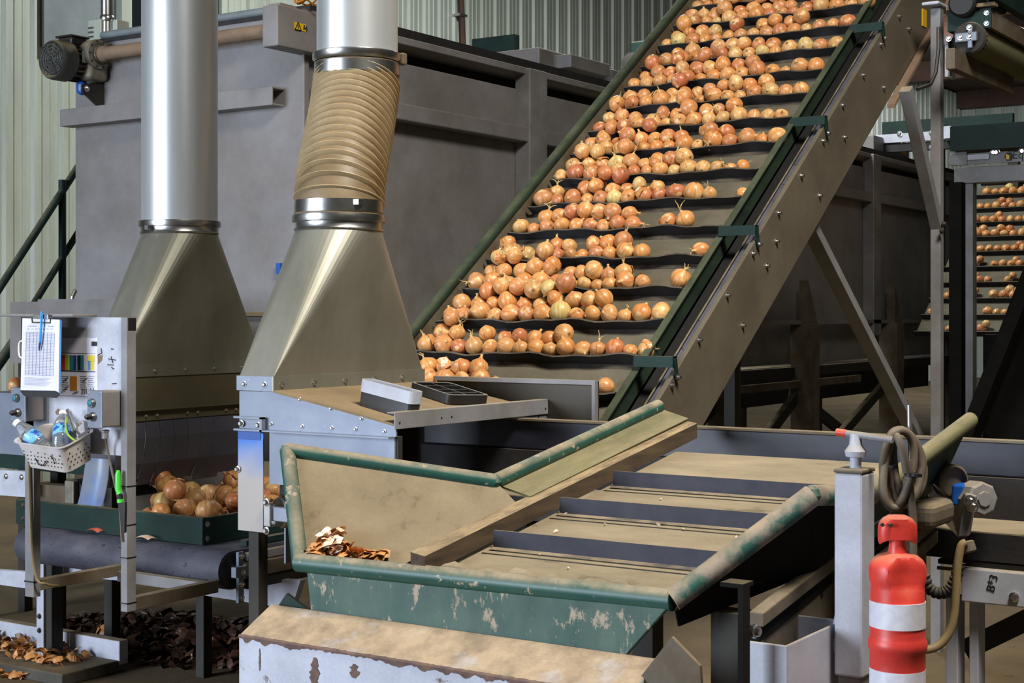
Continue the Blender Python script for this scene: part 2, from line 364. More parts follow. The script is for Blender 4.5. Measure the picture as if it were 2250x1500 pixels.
# grey panel and window high up on the left wall
p = onA(97, -60, -10.94); q = onA(270, 150, -10.94)
w1 = MB().box(-10.96, -10.94, p.y, q.y, q.z, p.z).build('window_1', 'panel_grey', kind='structure')
p2 = onA(268, -60, -10.86); q2 = onA(290, 165, -10.86)
MB().box(-10.98, -10.86, p2.y, q2.y, q2.z, p2.z).build('window_frame', 'wall_sheet', w1)
p3 = onA(290, -60, -10.9); q3 = onA(480, 150, -10.9)
MB().box(-11.0, -10.9, p3.y, q3.y, q3.z, p3.z).build('window_pane', 'dark_glass', w1)
p3 = onA(481, -60, -10.9); q3 = onA(494, 140, -10.9)
MB().box(-11.0, -10.86, p3.y, q3.y, q3.z, p3.z).build('window_frame', 'wall_sheet', w1)
p = onA(97, 98, -10.94); MB().box(-10.96, -10.94, p.y - .02, p.y, p.z, 5).build('window_gasket', 'black', w1)
# conduit on the wall above the bunker
r = thing('wall_conduit', 'thin brown conduit running down the ribbed wall above the bunker', 'pipe', onA(1016, 105, -10.9))
MB().tube([onA(1012, -40, -10.93), onA(1016, 60, -10.93), onA(1019, 130, -10.93)], .035, 8).build('pipe', 'roof_brown', r, smooth=True)
MB().box(-11, -10.88, onA(1008, 33, -10.9).y, onA(1024, 33, -10.9).y, onA(1016, 36, -10.9).z, onA(1016, 31, -10.9).z).build('clip', 'bolt', r)

# ================================================================== STORAGE BUNKER
BX0, BX1, BY0, BY1 = -6.68, -5.0, 5.683, 16.6
bk = thing('storage_bunker', 'long grey steel storage bunker on legs behind the ducts', 'bunker', (-5.85, 11, 0))
MB().box(BX0, BX1, BY0, BY0 + .04, 1.0, 3.0).build('end_panel', 'bin', bk, bevel=.006)
MB().box(BX0, BX0 + .04, BY0 + .04, BY1, 1.0, 3.0).build('side_panel', 'bin', bk)
MB().box(BX0 + .04, BX1, BY1, BY1 + .04, 1.0, 3.0).build('end_panel', 'bin', bk)
ys = [BY0 + .04, 7.75, 10.7, 13.6, BY1]
for i in range(4):
    MB().box(BX1 - .08, BX1 - .05, ys[i], ys[i + 1], 1.45, 2.55).build('side_panel', 'bin', bk)
    MB().box(BX1 - .06, BX1 - .03, ys[i], ys[i + 1], 2.55, 2.86).build('side_panel', 'bin', bk, bevel=.006)
    MB().box(BX1 - .2, BX1 - .17, ys[i], ys[i + 1], 2.84, 2.97).build('recess_panel', 'bin_shade', bk)  # dark gap under the top rail, shade put into the panel colour
    MB().box(BX1 - .16, BX1 - .12, ys[i], ys[i + 1], 1.08, 1.43).build('lower_panel', 'bin', bk)
for y in ys[1:4]:
    MB().box(BX1 - .05, BX1 + .06, y - .1, y + .1, 1.3, 2.98).build('post', 'frame_grey', bk, bevel=.008)
MB().box(BX1 - .03, BX1 + .05, BY0 + .045, BY1, 2.535, 2.625).build('belly_rail', 'bin', bk, bevel=.008)
MB().box(BX1 - .18, BX1 + .03, BY0 + .045, BY1, 2.945, 2.985).build('top_rail', 'bin', bk, bevel=.005)
MB().box(BX1 - .16, BX1 + .0, BY0 + .045, BY1, 2.985, 3.04).build('top_seal', 'rubber', bk)
MB().box(BX1 - .05, BX1 + .06, BY0 + .045, BY1, 1.415, 1.45).build('ledge', 'bin', bk)
MB().box(BX1 - .12, BX1 + .0, BY0 + .045, BY1, .98, 1.06).build('bottom_rail', 'dark_steel', bk)
for y in (6.3, 8.6, 10.35, 11.9, 14.0, 16.0):
    for x in (BX1 + .05, BX0 + .1):
        MB().box(x - .09, x + .09, y - .1, y + .1, 0, 1.42).build('leg', 'rust_grey', bk, bevel=.006)
for y in (11.9, 14.0):
    MB().prism([(BX1 + .12, y - .1, 1.42), (BX1 + .12, y + .1, 1.42), (BX1 + .12, y - .1, 1.78)], (-.08, 0, 0)).build('gusset', 'rust_grey', bk)
for y0, y1 in ((8.6, 10.35), (10.35, 11.9), (11.9, 14.0)):
    MB().bar((BX1, y0, .1), (BX1, y1, .85), .05, .09).build('brace', 'dark_steel', bk)
    MB().bar((BX1 - .07, y0, .85), (BX1 - .07, y1, .1), .05, .09).build('brace', 'dark_steel', bk)
MB().bar((BX1 + .02, 8.6, .92), (BX1 + .02, 13.2, .92), .06, .06).build('brace', 'rust_grey', bk)
MB().box(BX0 + .3, BX1 - .35, BY0 + .3, BY1 - .3, .72, 1.0).build('shade_box', 'dark_steel', bk)  # added dark box that blackens the view under the bunker
# channel across the end face, open at its right end
z0, z1 = 2.535, 2.628
m_ = MB().box(BX0 - .02, -5.13, BY0 - .09, BY0 - .08, z0, z1).box(BX0 - .02, -5.13, BY0 - .08, BY0, z1 - .01, z1).box(BX0 - .02, -5.13, BY0 - .08, BY0, z0, z0 + .01)
m_.build('cross_channel', 'bin', bk, bevel=.003)
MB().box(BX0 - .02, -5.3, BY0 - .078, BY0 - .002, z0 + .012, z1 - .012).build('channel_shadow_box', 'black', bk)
MB().tube([(BX0 + .2, BY0 + .02, 3.03), (BX1 - .2, BY0 + .02, 3.03)], .022, 10).build('top_tube', 'panel_grey', bk, smooth=True)
MB().box(BX0 + .2, BX1 - .2, BY0 - .005, BY0 + .03, 2.985, 3.008).build('end_seal', 'rubber', bk)
MB().box(BX0 + .02, BX1 - .05, BY0 - .02, BY0, 1.49, 1.51).build('ledge_strip', 'dusty_top', bk)
MB().box(onB(613, 580, 5.683).x, onB(622, 580, 5.683).x, 5.66, 5.683, onB(617, 602, 5.683).z, onB(617, 578, 5.683).z).build('blue_tag', 'blue', bk, label='small blue tag')
# covers and beam on top of the bunker
p = onA(1185, 103, -5.55); q = onA(1345, 150, -5.55)
MB().box(-6.2, -5.55, p.y, q.y, 2.99, p.z).build('top_cover', 'bin', bk, bevel=.01)
p = onA(1255, 115, -5.4); q = onA(1340, 135, -5.4)
MB().box(-5.56, -5.4, p.y, q.y, p.z - .1, p.z - .01).build('cover_rib', 'bin', bk, bevel=.005)
p = onA(1345, 152, -5.45); q = onA(1375, 180, -5.45)
MB().box(-5.7, -5.45, p.y, q.y, 2.99, p.z).build('cover_step', 'frame_grey', bk, bevel=.005)
p = onA(1920, 296, -5.3); q = onA(1998, 330, -5.3)
cb_ = MB().box(-6.0, -5.3, p.y, q.y, 3.0, p.z).build('top_cover', 'bin', bk, bevel=.01)
pp = onA(1986, 326, -5.298); MB().box(-5.3, -5.292, pp.y - .07, pp.y + .07, pp.z - .06, pp.z + .06).build('warning_sticker', 'yellow', bk, label='small yellow warning sticker')
gb = MB().box(-7.4, -5.5, onA(1040, 90, -6.0).y, onA(1040, 90, -6.0).y + .08, 3.05, 3.3)
p = onB(1037, 86, 9.4); q = onB(1130, 112, 9.4)
MB().box(p.x, q.x, 9.4, 9.47, q.z, p.z).build('cross_beam', 'green_dark', bk)
# green conveyor end seen above the bunker beside the wall
p = onB(1386, 92, 12.5); q = onB(1450, 122, 12.5)
gr = thing('overhead_conveyor_end', 'dark green conveyor end with a round bearing above the far bunker roof', 'conveyor', (p.x, 12.5, q.z))
MB().box(p.x, q.x + 1, 12.5, 13.6, q.z, p.z).build('side_board', 'green_dark', gr, bevel=.01)
c_ = onB(1392, 140, 12.5); MB().lathe([(.09, -.04), (.1, 0), (.1, .05), (.05, .06)], c_, (0, -1, 0), 20).build('bearing', 'dark_steel', gr, smooth=True)
MB().box(c_.x - .03, c_.x + .3, 12.5, 12.9, c_.z - .05, c_.z + .05).build('frame', 'rust_grey', gr)
MB().box(c_.x + .1, c_.x + .2, 12.55, 12.65, 2.9, c_.z - .02).build('frame', 'rust_grey', gr)

# ================================================================== GEAR MOTOR
gm = thing('gear_motor', 'black and grey electric gear motor on the bunker end wall', 'motor', (-6.45, 5.6, 2.7))
fc = onB(112, 130, 5.38)
zc = fc.z; ac = fc.x
MB().lathe([(.085, .015), (.098, .0), (.105, .01), (.108, .03), (.108, .10), (.1, .105)], (ac, 5.38, zc), (0, 1, 0), 28).build('fan_cover', 'motor_grey', gm, smooth=True)
g_ = MB()
for rr in (.02, .04, .06, .078): g_.tube([(ac + rr * math.cos(t * PI / 10), 5.378, zc + rr * math.sin(t * PI / 10)) for t in range(20)], .003, 5, closed=True)
for t in range(10): g_.tube([(ac + .015 * math.cos(t * PI / 5), 5.378, zc + .015 * math.sin(t * PI / 5)), (ac + .088 * math.cos(t * PI / 5), 5.378, zc + .088 * math.sin(t * PI / 5))], .0025, 5)
g_.build('fan_grille', 'motor_grey', gm)
body = MB().lathe([(.085, 0), (.085, .12)], (ac, 5.48, zc), (0, 1, 0), 28).build('motor_body', 'motor_black', gm, smooth=True)
fin = MB()
for t in range(20):
    an = 2 * PI * t / 20; d = Vector((math.cos(an), 0, math.sin(an))); fin.bar(Vector((ac, 5.485, zc)) + d * .09, Vector((ac, 5.59, zc)) + d * .09, .006, .024, d)
fin.build('cooling_fins', 'motor_black', body)
MB().prism([(ac - .055, 5.47, zc + .085), (ac + .055, 5.47, zc + .085), (ac + .06, 5.47, zc + .13), (ac - .06, 5.47, zc + .13)], (0, .11, 0)).build('terminal_box', 'motor_black', gm, bevel=.012)
MB().box(ac - .066, ac + .066, 5.46, 5.59, zc + .13, zc + .142).build('terminal_lid', 'motor_black', gm, bevel=.005)
npl = MB().box(ac + .103, ac + .107, 5.5, 5.56, zc - .01, zc + .05).build('name_plate', 'ring', gm)
gx = ac + .02; gz = zc + .045
MB().lathe([(.078, 0), (.082, .02), (.082, .1)], (gx, 5.60, gz), (1, 0, 0), 24).build('gearbox_wheel', 'cast', gm, smooth=True)
MB().box(gx - .04, gx + .1, 5.54, 5.68, gz - .14, gz - .0).build('gearbox_housing', 'cast', gm, bevel=.03, bseg=4)
fl = MB().lathe([(.08, 0), (.08, .012), (.06, .016), (.056, .008), (.048, .008), (.044, .02), (.035, .022), (.03, .03)], (gx + .1, 5.60, gz), (1, 0, 0), 28).build('flange', 'cast', gm, smooth=True)
bolts([(gx + .112, 5.60 + .07 * math.cos(t * PI / 5), gz + .07 * math.sin(t * PI / 5)) for t in range(10)], (1, 0, 0), fl, .005, .006, 'dark_steel')
MB().box(gx - .02, gx + .03, 5.54, 5.60, gz - .215, gz - .14).build('torque_block', 'blue', gm, bevel=.02)
MB().prism([(gx + .04, 5.53, gz - .165), (gx + .04, 5.53, gz - .205), (gx + .04, 5.683, gz - .30), (gx + .04, 5.683, gz - .13)], (.012, 0, 0)).build('torque_bracket', 'dark_steel', gm)
bolts([(gx + .05, 5.56, gz - .185)], (1, 0, 0), gm, .012, .014)
MB().tube([(gx + .03, 5.675, gz - .28), (gx + .01, 5.67, gz - .33), (gx - .06, 5.66, gz - .355)], .005, 6).build('cable', 'red_print', gm)
# drive shaft and guard box
ds = thing('drive_shaft', 'dusty brown drive shaft tube between the gear motor and the guard box', 'shaft', (-5.6, 5.6, zc))
MB().tube([(gx + .12, 5.60, gz), (-5.12, 5.60, gz)], .036, 18).build('tube', 'shaft_brown', ds, smooth=True)
MB().lathe([(.036, 0), (.044, .01), (.044, .04), (.036, .05)], (gx + .124, 5.60, gz), (1, 0, 0), 18).build('collar', 'shaft_brown', ds, smooth=True)
MB().lathe([(.036, 0), (.044, .01), (.044, .04), (.036, .05)], (-5.18, 5.60, gz), (1, 0, 0), 18).build('collar', 'shaft_brown', ds, smooth=True)
p = onB(610, 8, 5.42); q = onB(576, 104, 5.42)
gbx = thing('guard_box', 'grey sheet metal guard box with a yellow warning sticker at the bunker corner', 'box', (p.x, 5.7, 2.75))
MB().box(q.x, p.x, 5.42, 5.95, q.z, p.z).build('casing', 'bin', gbx, bevel=.006)
MB().box(q.x + .01, p.x - .01, 5.45, 5.92, p.z, p.z + .012).build('lid', 'bin', gbx)
sp = onA(647, 48, p.x + .002); sq = onA(672, 70, p.x + .002)
stk = MB().box(p.x, p.x + .003, sp.y, sq.y, sq.z, sp.z).build('warning_sticker', 'yellow', gbx, label='yellow high voltage warning sticker')
tri = MB(); cy = sp.y + (sq.y - sp.y) * .3; cz = (sp.z + sq.z) / 2
tp = [(p.x + .004, cy - .022, cz - .018), (p.x + .004, cy + .022, cz - .018), (p.x + .004, cy, cz + .02)]
for i in range(3): tri.bar(tp[i], tp[(i + 1) % 3], .0035, .0035)
tri.tube([(p.x + .005, cy + .004, cz + .01), (p.x + .005, cy - .004, cz - .002), (p.x + .005, cy + .004, cz - .002), (p.x + .005, cy - .002, cz - .013)], .0022, 5)
tri.build('warning_triangle', 'ink', stk)
h_ = MB().tube([(p.x + .004, cy + .045, cz + .012), (p.x + .004, cy + .04, cz - .008), (p.x + .004, cy + .052, cz - .003), (p.x + .004, cy + .06, cz + .008), (p.x + .004, cy + .062, cz - .012)], .004, 5)
h_.build('warning_mark', 'ink', stk)
cw = MB()
for k in range(4):
    cc = onB(668 + k * 4, 4, 5.6); cw.tube([(cc.x + .04 * math.cos(t * PI / 8) + k * .004, 5.6 + .05 * math.sin(t * PI / 8), p.z + .012 + .055 + .04 * math.sin(t * PI / 8 + k)) for t in range(16)], .005, 6, closed=True)
cw.build('wire_loop', 'amber_print', gbx)
# little junction box and vent pipe above the motor
jb = thing('junction_box', 'small beige junction box with a short steel pipe above the gear motor', 'box', onB(215, 85, 5.75))
p = onB(193, 45, 5.75); q = onB(222, 88, 5.75)
MB().box(p.x, q.x, 5.75, 5.87, 2.98, p.z).build('casing', 'wall_sheet', jb, bevel=.006)
for k in range(3): MB().box(p.x + .01, p.x + .05, 5.742, 5.75, p.z - .05 - k * .025, p.z - .04 - k * .025).build('louvre', 'ring', jb)
c_ = onB(235, 50, 5.8); MB().lathe([(.034, 0), (.034, .30)], (c_.x, 5.80, 3.02 - .02), (0, 0, 1), 16).build('pipe', 'ring', jb, smooth=True)
MB().lathe([(.036, 0), (.04, .005), (.04, .03), (.036, .035)], (c_.x, 5.80, 3.13), (0, 0, 1), 16).build('clamp', 'bolt', jb, smooth=True)
MB().box(c_.x, c_.x + .07, 5.81, 5.9, 2.98, 3.14).build('bracket', 'wall_sheet', jb, bevel=.004)

# ================================================================== EXHAUST DUCTS
def ring_pts(c, r, n=48, start=-PI / 2): return [Vector((c[0] + r * math.cos(start + 2 * PI * k / n), c[1] + r * math.sin(start + 2 * PI * k / n), c[2])) for k in range(n)]
def duct(root, c, zr, rad, rect, zb, flange=.045):
    """square-to-round hood from ring centre c at height zr down to rectangle rect (x0,x1,y0,y1) at zb"""
    x0, x1, y0, y1 = rect
    hood = square_to_round([(x1, y0, zb), (x1, y1, zb), (x0, y1, zb), (x0, y0, zb)], ring_pts((c[0], c[1], zr), rad)).build('transition_hood', 'hood', root)
    t = .006
    fl = MB().box(x1, x1 + t, y0 - t, y1 + t, zb - flange, zb + .004).build('hood_flange', 'hood', root)
    fl2 = MB().box(x0 - t, x1 + t * .0, y0 - t, y0, zb - flange, zb + .004).build('hood_flange', 'galv', root)
    MB().box(x0 - t, x0, y0, y1 + t, zb - flange, zb + .004).build('hood_flange', 'hood', root)
    MB().box(x0, x1, y1, y1 + t, zb - flange, zb + .004).build('hood_flange', 'hood', root)
    nb = 5
    bolts([(x1 + t, y0 + (y1 - y0) * (k + .2) / nb, zb - flange / 2) for k in range(nb)], (1, 0, 0), fl, .006, .007)
    bolts([(x0 + (x1 - x0) * f, y0 - t, zb - flange / 2) for f in (.2, .8)], (0, -1, 0), fl2, .006, .007)
    return hood
def clamp_ring(root, c, z, rad, h=.05):
    o = MB().lathe([(rad, 0), (rad + .004, 0), (rad + .006, h * .1), (rad + .003, h * .2), (rad + .003, h * .52), (rad + .011, h * .56), (rad + .013, h * .78), (rad + .011, h), (rad, h)], (c[0], c[1], z), (0, 0, 1), 56)
    r_ = o.build('clamp_ring', 'ring', root, smooth=True)
    return r_

# --- left duct
LA, LB_, LR = -4.742, 4.596, .160
zring = onD(395, 515, 6.45).z
ld = thing('exhaust_duct', 'left round sheet metal exhaust duct with a flared hood over the onion pile', 'duct', (LA, LB_, .84))
MB().lathe([(LR, 0), (LR, 2.6)], (LA, LB_, zring + .03), (0, 0, 1), 64).build('pipe', 'pipe', ld, smooth=True)
clamp_ring(ld, (LA, LB_), zring, LR, .055)
MB().box(LA - .01, LA + .01, LB_ - LR - .03, LB_ - LR - .012, zring + .012, zring + .03).build('clamp_latch', 'bolt', ld)
zb = onA(400, 800, -4.66).z
duct(ld, (LA, LB_), zring, LR, (-4.82, -4.66, 4.171, 5.021), zb)
zs = onA(530, 890, -4.66).z
sk = MB().box(-4.665, -4.66, 4.175, 5.017, zs, zb - .045).box(-4.82, -4.665, 4.171, 4.175, zs, zb - .045).box(-4.82, -4.815, 4.175, 5.017, zs, zb - .045).box(-4.82, -4.665, 5.017, 5.021, zs, zb - .045)
sk.build('skirt', 'hood_skirt', ld)
lip = MB().box(-4.66, -4.63, 4.16, 5.03, zs + .008, zs + .012).box(-4.66, -4.654, 4.165, 5.025, zs - .035, zs + .008).build('skirt_angle', 'hood_skirt', ld)
bolts([(-4.654, y, zs - .015) for y in (4.32, 4.38, 4.55, 4.61, 4.78, 4.84)], (1, 0, 0), lip, .006, .008, 'cast')
zf = onA(530, 1040, -4.66).z
n = 11
for k in range(n):
    y0 = 4.17 + .85 * k / n; y1 = 4.17 + .85 * (k + 1) / n - .003
    bulge = .03 * math.sin(PI * (k + .5) / n)
    f_ = MB()
    prof = [(0, zs - .005), (.004 + bulge * .4, zs - (zs - zf) * .35), (-.01 + bulge * .3, zs - (zs - zf) * .7), (-.05, zf + .012 * math.sin(k * 1.7))]
    for (d0, za), (d1, zb2) in zip(prof[:-1], prof[1:]):
        f_.prism([(-4.668 + d0, y0, za), (-4.664 + d0, y0, za), (-4.664 + d1, y0, zb2), (-4.668 + d1, y0, zb2)], (0, y1 - y0, 0))
    f_.build('rubber_flap', 'flap', ld)
# --- left front skirt of the same hood, hidden partly behind the operator panel
MB().box(-4.82, -4.66, 4.166, 4.172, zf + .05, zs).build('rubber_flap', 'flap', ld)

# --- right duct
S = .85
RA, RB = -3.135, 3.729
RR = 188 / 3330 * 4.84 / 2
rd = thing('exhaust_duct', 'right exhaust duct with a beige flexible hose and a flared hood on a galvanised housing', 'duct', (RA, RB, .7))
zl = onD(744, 505, 4.84).z
clamp_ring(rd, (RA, RB), zl - .004, RR, .05)
rect = (-3.785 * S, -3.623 * S, 3.957 * S, 4.868 * S)
rect = (-3.217, -3.08, 3.363, 4.10)
zhb = onB(601, 830, rect[2]).z
duct(rd, (RA, RB), zl, RR, rect, zhb, .04)
cu_ = onD(785, 130, 5.05); cl_ = Vector((RA, RB, zl + .046))
MB().lathe([(RR - .002, 0), (RR - .002, 1.6)], (cu_.x, cu_.y, cu_.z), (0, 0, 1), 64).build('pipe', 'pipe', rd, smooth=True)
cr2 = MB().lathe([(RR, 0), (RR + .006, .0), (RR + .012, .008), (RR + .012, .026), (RR + .004, .03), (RR, .03)], (cu_.x, cu_.y, cu_.z - .012), (0, 0, 1), 56).build('clamp_ring', 'ring', rd, smooth=True)
lat = cu_ + RV * (RR + .012)
MB().box(lat.x - .012, lat.x + .014, lat.y - .012, lat.y + .014, cu_.z - .02, cu_.z + .02).build('clamp_latch', 'rust_grey', cr2, bevel=.006)
# flexible hose: swept corrugated tube
def hose():
    NR, SEG = 23, 44
    top = Vector((cu_.x, cu_.y, cu_.z - .015)); bot = cl_
    path = []
    steps = NR * 6
    for i in range(steps + 1):
        t = i / steps
        s_ = t * t * (3 - 2 * t)
        path.append((top.lerp(bot, 0) * (1 - s_) + bot * s_) * Vector((1, 1, 0)).x if False else Vector((top.x + (bot.x - top.x) * s_, top.y + (bot.y - top.y) * s_, top.z + (bot.z - top.z) * t)))
    vs = []; fs = []; rib = []
    for i, p in enumerate(path):
        d = (path[min(i + 1, steps)] - path[max(i - 1, 0)]).normalized()
        tl = min(1, 2.2 * math.sin(PI * i / steps)); d = Vector((d.x * (1 + .9 * tl), d.y * (1 + .9 * tl), d.z)).normalized()
        u = Vector((0, 1, 0)).cross(d).normalized(); w = d.cross(u)
        t = i / steps
        ph = (i % 6) / 6
        if t < .09 or t > .92: rr = RR + .003
        else: rr = RR - .004; (rib.append((p.copy(), d.copy())) if ph == 0 else None)
        pass
        vs += [p + (u * math.cos(2 * PI * k / SEG) + w * math.sin(2 * PI * k / SEG)) * rr for k in range(SEG)]
    for i in range(steps): fs += [(i * SEG + k, i * SEG + (k + 1) % SEG, (i + 1) * SEG + (k + 1) % SEG, (i + 1) * SEG + k) for k in range(SEG)]
    hz_ = MB().add(vs, fs).build('flexible_hose', 'hose', rd, smooth=True)
    for p, d in rib: MB().lathe([(RR - .005, -.007), (RR + .002, -.0045), (RR + .009, -.001), (RR + .009, .001), (RR + .002, .0045), (RR - .005, .007)], p, d, 48).build('hose_rib', 'hose_rib', hz_, smooth=True)
    for t in (.03, .065, .935, .968):
        p = path[int(t * steps)]
        b_ = MB().lathe([(RR + .002, -.012), (RR + .006, -.012), (RR + .006, .012), (RR + .002, .012)], p, (0, 0, 1), 56).build('hose_band', 'ring', hz_, smooth=True)
    p = path[int(.935 * steps)] + (RV * .5 - WV * .85).normalized() * (RR + .008); MB().box(p.x - .012, p.x + .012, p.y - .012, p.y + .012, p.z - .008, p.z + .008).build('band_screw', 'bolt', hz_)
hose()
# galvanised housing under the right hood
Yf = 3.363
hs = thing('galvanised_housing', 'blue grey galvanised housing with a dusty sloping roof under the right hood', 'housing', (-2.9, 3.7, .7))
zt = zhb - .042
P = lambda x, y: onB(x, y, Yf)
XL = P(526, 900).x; XR = P(870, 930).x
zr0 = P(601, 850).z; zr1 = P(870, 937).z; zfl = P(700, 950).z
MB().prism([(XL, Yf, zt), (-3.08, Yf, zt), (XR, Yf, zr1), (XR, Yf, zfl), (XL, Yf, zfl)], (0, .006, 0)).build('front_plate', 'galv', hs)
MB().slab([(-3.075, Yf - .006, zt + .002), (XR + .004, Yf - .006, zr1 + .004), (XR + .004, 4.13, zr1 + .004), (-3.075, 4.13, zt + .002)], .006).build('sloping_roof', 'dusty_top', hs)
MB().prism([(XL, 4.104, zt), (-3.08, 4.104, zt), (XR, 4.104, zr1), (XR, 4.104, .75), (XL, 4.104, .75)], (0, .006, 0)).build('back_plate', 'dark_steel', hs)
MB().box(XL, XL + .006, Yf + .2, 4.1, .72, zt).build('side_plate', 'galv', hs)
fp = MB().box(P(590, 950).x, XR - .004, Yf - .03, Yf, zfl - .004, zfl).build('front_lip', 'galv', hs)
fp2 = MB().box(P(590, 950).x, XR - .004, Yf, Yf + .006, zfl + .002, zfl + .03)
bolts([(P(x, 0).x, Yf, z) for x, z in ((660, zfl + .095), (728, zfl + .072), (795, zfl + .047), (597, zfl + .018), (665, zfl + .016), (730, zfl + .016), (782, zfl + .016), (845, zfl + .014))], (0, -1, 0), hs, .0042, .006)
zlow = P(580, 1062).z
MB().box(P(590, 0).x, XR - .008, Yf + .004, Yf + .01, zlow, zfl - .004).build('lower_plate', 'galv', hs)
MB().box(XR - .02, XR, Yf + .01, Yf + .03, .8, zfl).build('corner_post', 'dark_steel', hs)
lp = MB().box(XL - .002, P(580, 0).x, Yf - .004, Yf, P(540, 1165).z, zfl - .012).build('end_plate', 'film_plate', hs)
MB().box(XL - .001, P(575, 0).x, Yf - .0055, Yf - .004, P(540, 965).z, P(540, 945).z).build('blue_film_strip', 'blue', hs, label='blue protective film on the plate edge')
MB().box(P(523, 0).x, P(585, 0).x, Yf - .02, Yf - .004, P(540, 945).z, P(540, 941).z).box(P(523, 0).x, P(585, 0).x, Yf - .02, Yf - .004, P(540, 918).z, P(540, 914).z).box(P(580, 0).x, P(585, 0).x, Yf - .02, Yf - .004, P(540, 945).z, P(540, 914).z).build('end_bracket', 'galv', hs)
bolts([(P(533, 0).x, Yf - .004, P(540, 930).z), (P(571, 0).x, Yf - .004, P(540, 932).z), (P(526, 0).x, Yf - .006, P(540, 1031).z)], (0, -1, 0), hs, .007, .009)
# front angle bar along the open side
p = onA(875, 905, XR); q = onA(1203, 890, XR)
zb0 = p.z; ab = MB().box(XR, XR + .005, p.y - .02, q.y, zb0 - .048, zb0 + .0).box(XR - .025, XR, p.y - .02, q.y, zb0 - .004, zb0).build('angle_bar', 'frame_grey', hs, bevel=.0015)
bolts([(XR + .004, p.y + .0, zb0 - .03), (XR + .004, q.y - .02, zb0 - .03)], (1, 0, 0), ab, .004, .002, 'dark_steel')
bolts([(XR + .004, p.y + f, zb0 - .028) for f in (.2, .25)], (1, 0, 0), ab, .004, .001, 'black', 'bolt_hole')
MB().prism([(XR, q.y, zb0 - .048), (XR, q.y - .22, zb0 - .048), (XR, q.y, zb0 - .08)], (-.006, 0, 0)).build('bar_gusset', 'galv', hs)
for x, y in ((XL + .03, Yf + .05), (XR - .03, Yf + .05), (XL + .03, 4.07), (XR - .03, 4.07)):
    MB().box(x - .02, x + .02, y - .02, y + .02, 0, .9 if x < -3 else .9).build('leg', 'dark_steel', hs)
# plastic tub and tray lying on the sloping roof
rn = Vector((zt - zr1, 0, -3.075 - XR)); rn = Vector((-(zr1 - zt), 0, XR + 3.075)).normalized()
rp = Vector((-3.075, 3.6, zt + .006))
def roofpt(x, y, h=0): return onP(x, y, rp, rn) + rn * h
def frame(o, xd, n):
    xd = (xd - n * xd.dot(n)).normalized(); return Matrix((xd, n.cross(xd), n)).transposed()
def rounded(L_, W_, r, k=5, skew=0):
    out = []
    for cx, cy, a0 in ((L_ / 2 - r, W_ / 2 - r, 0), (-L_ / 2 + r, W_ / 2 - r, 90), (-L_ / 2 + r, -W_ / 2 + r, 180), (L_ / 2 - r, -W_ / 2 + r, 270)):
        for j in range(k + 1): a = math.radians(a0 + 90 * j / k); out.append((cx + r * math.cos(a), cy + r * math.sin(a)))
    return out
def shell(M, o, foot, h0, h1, wall, floor=None):
    """open-topped shell between heights; M maps local to world"""
    n = len(foot); ins = [(x * (1 - wall[0]), y * (1 - wall[1])) for x, y in foot]
    vs = []; fs = []
    for pts, h in ((foot, h0), (foot, h1), (ins, h1), (ins, h0 if floor is None else floor)): vs += [o + M @ Vector((x, y, h)) for x, y in pts]
    for r_ in range(3): fs += [(r_ * n + k, r_ * n + (k + 1) % n, (r_ + 1) * n + (k + 1) % n, (r_ + 1) * n + k) for k in range(n)]
    fs.append(tuple(range(n))); fs.append(tuple(3 * n + k for k in range(n)))
    return MB().add(vs, fs)
o0 = roofpt(793, 890); o1 = roofpt(905, 925)
ctr = (o0 + o1) / 2 + Vector((.0, .012, 0)); M_ = frame(None, o1 - o0, Vector((0, 0, 1)).lerp(rn, .85).normalized())
tb = thing('plastic_tub', 'narrow grey and black plastic tub standing on the dusty housing roof', 'tub', ctr)
Lt = (o1 - o0).length; fo = rounded(Lt, .05, .016)
shell(M_, ctr, fo, .0, .046, (.05, .2)).build('lower_shell', 'black_plastic', tb, smooth=True)
shell(M_, ctr, [(x * 1.02, y * 1.08) for x, y in fo], .0461, .082, (.06, .25), .05).build('upper_shell', 'grey_paint', tb, smooth=True)
o2 = roofpt(985, 876); M2 = frame(None, roofpt(1045, 888) - roofpt(930, 850), rn)
tr = thing('plastic_tray', 'black ribbed plastic tray lying on the dusty housing roof', 'tray', o2)
fo2 = rounded(.20, .17, .02)
shell(M2, o2, fo2, .004, .034, (.1, .1), .008).build('tray_shell', 'black_plastic', tr, smooth=True)
rb_ = MB()
for f in (-.05, 0, .05):
    rb_.bar(o2 + M2 @ Vector((f, -.076, .022)), o2 + M2 @ Vector((f, .076, .022)), .003, .02, rn)
rb_.bar(o2 + M2 @ Vector((-.09, 0, .022)), o2 + M2 @ Vector((.09, 0, .022)), .003, .02, rn)
rb_.build('tray_ribs', 'black_plastic', tr)

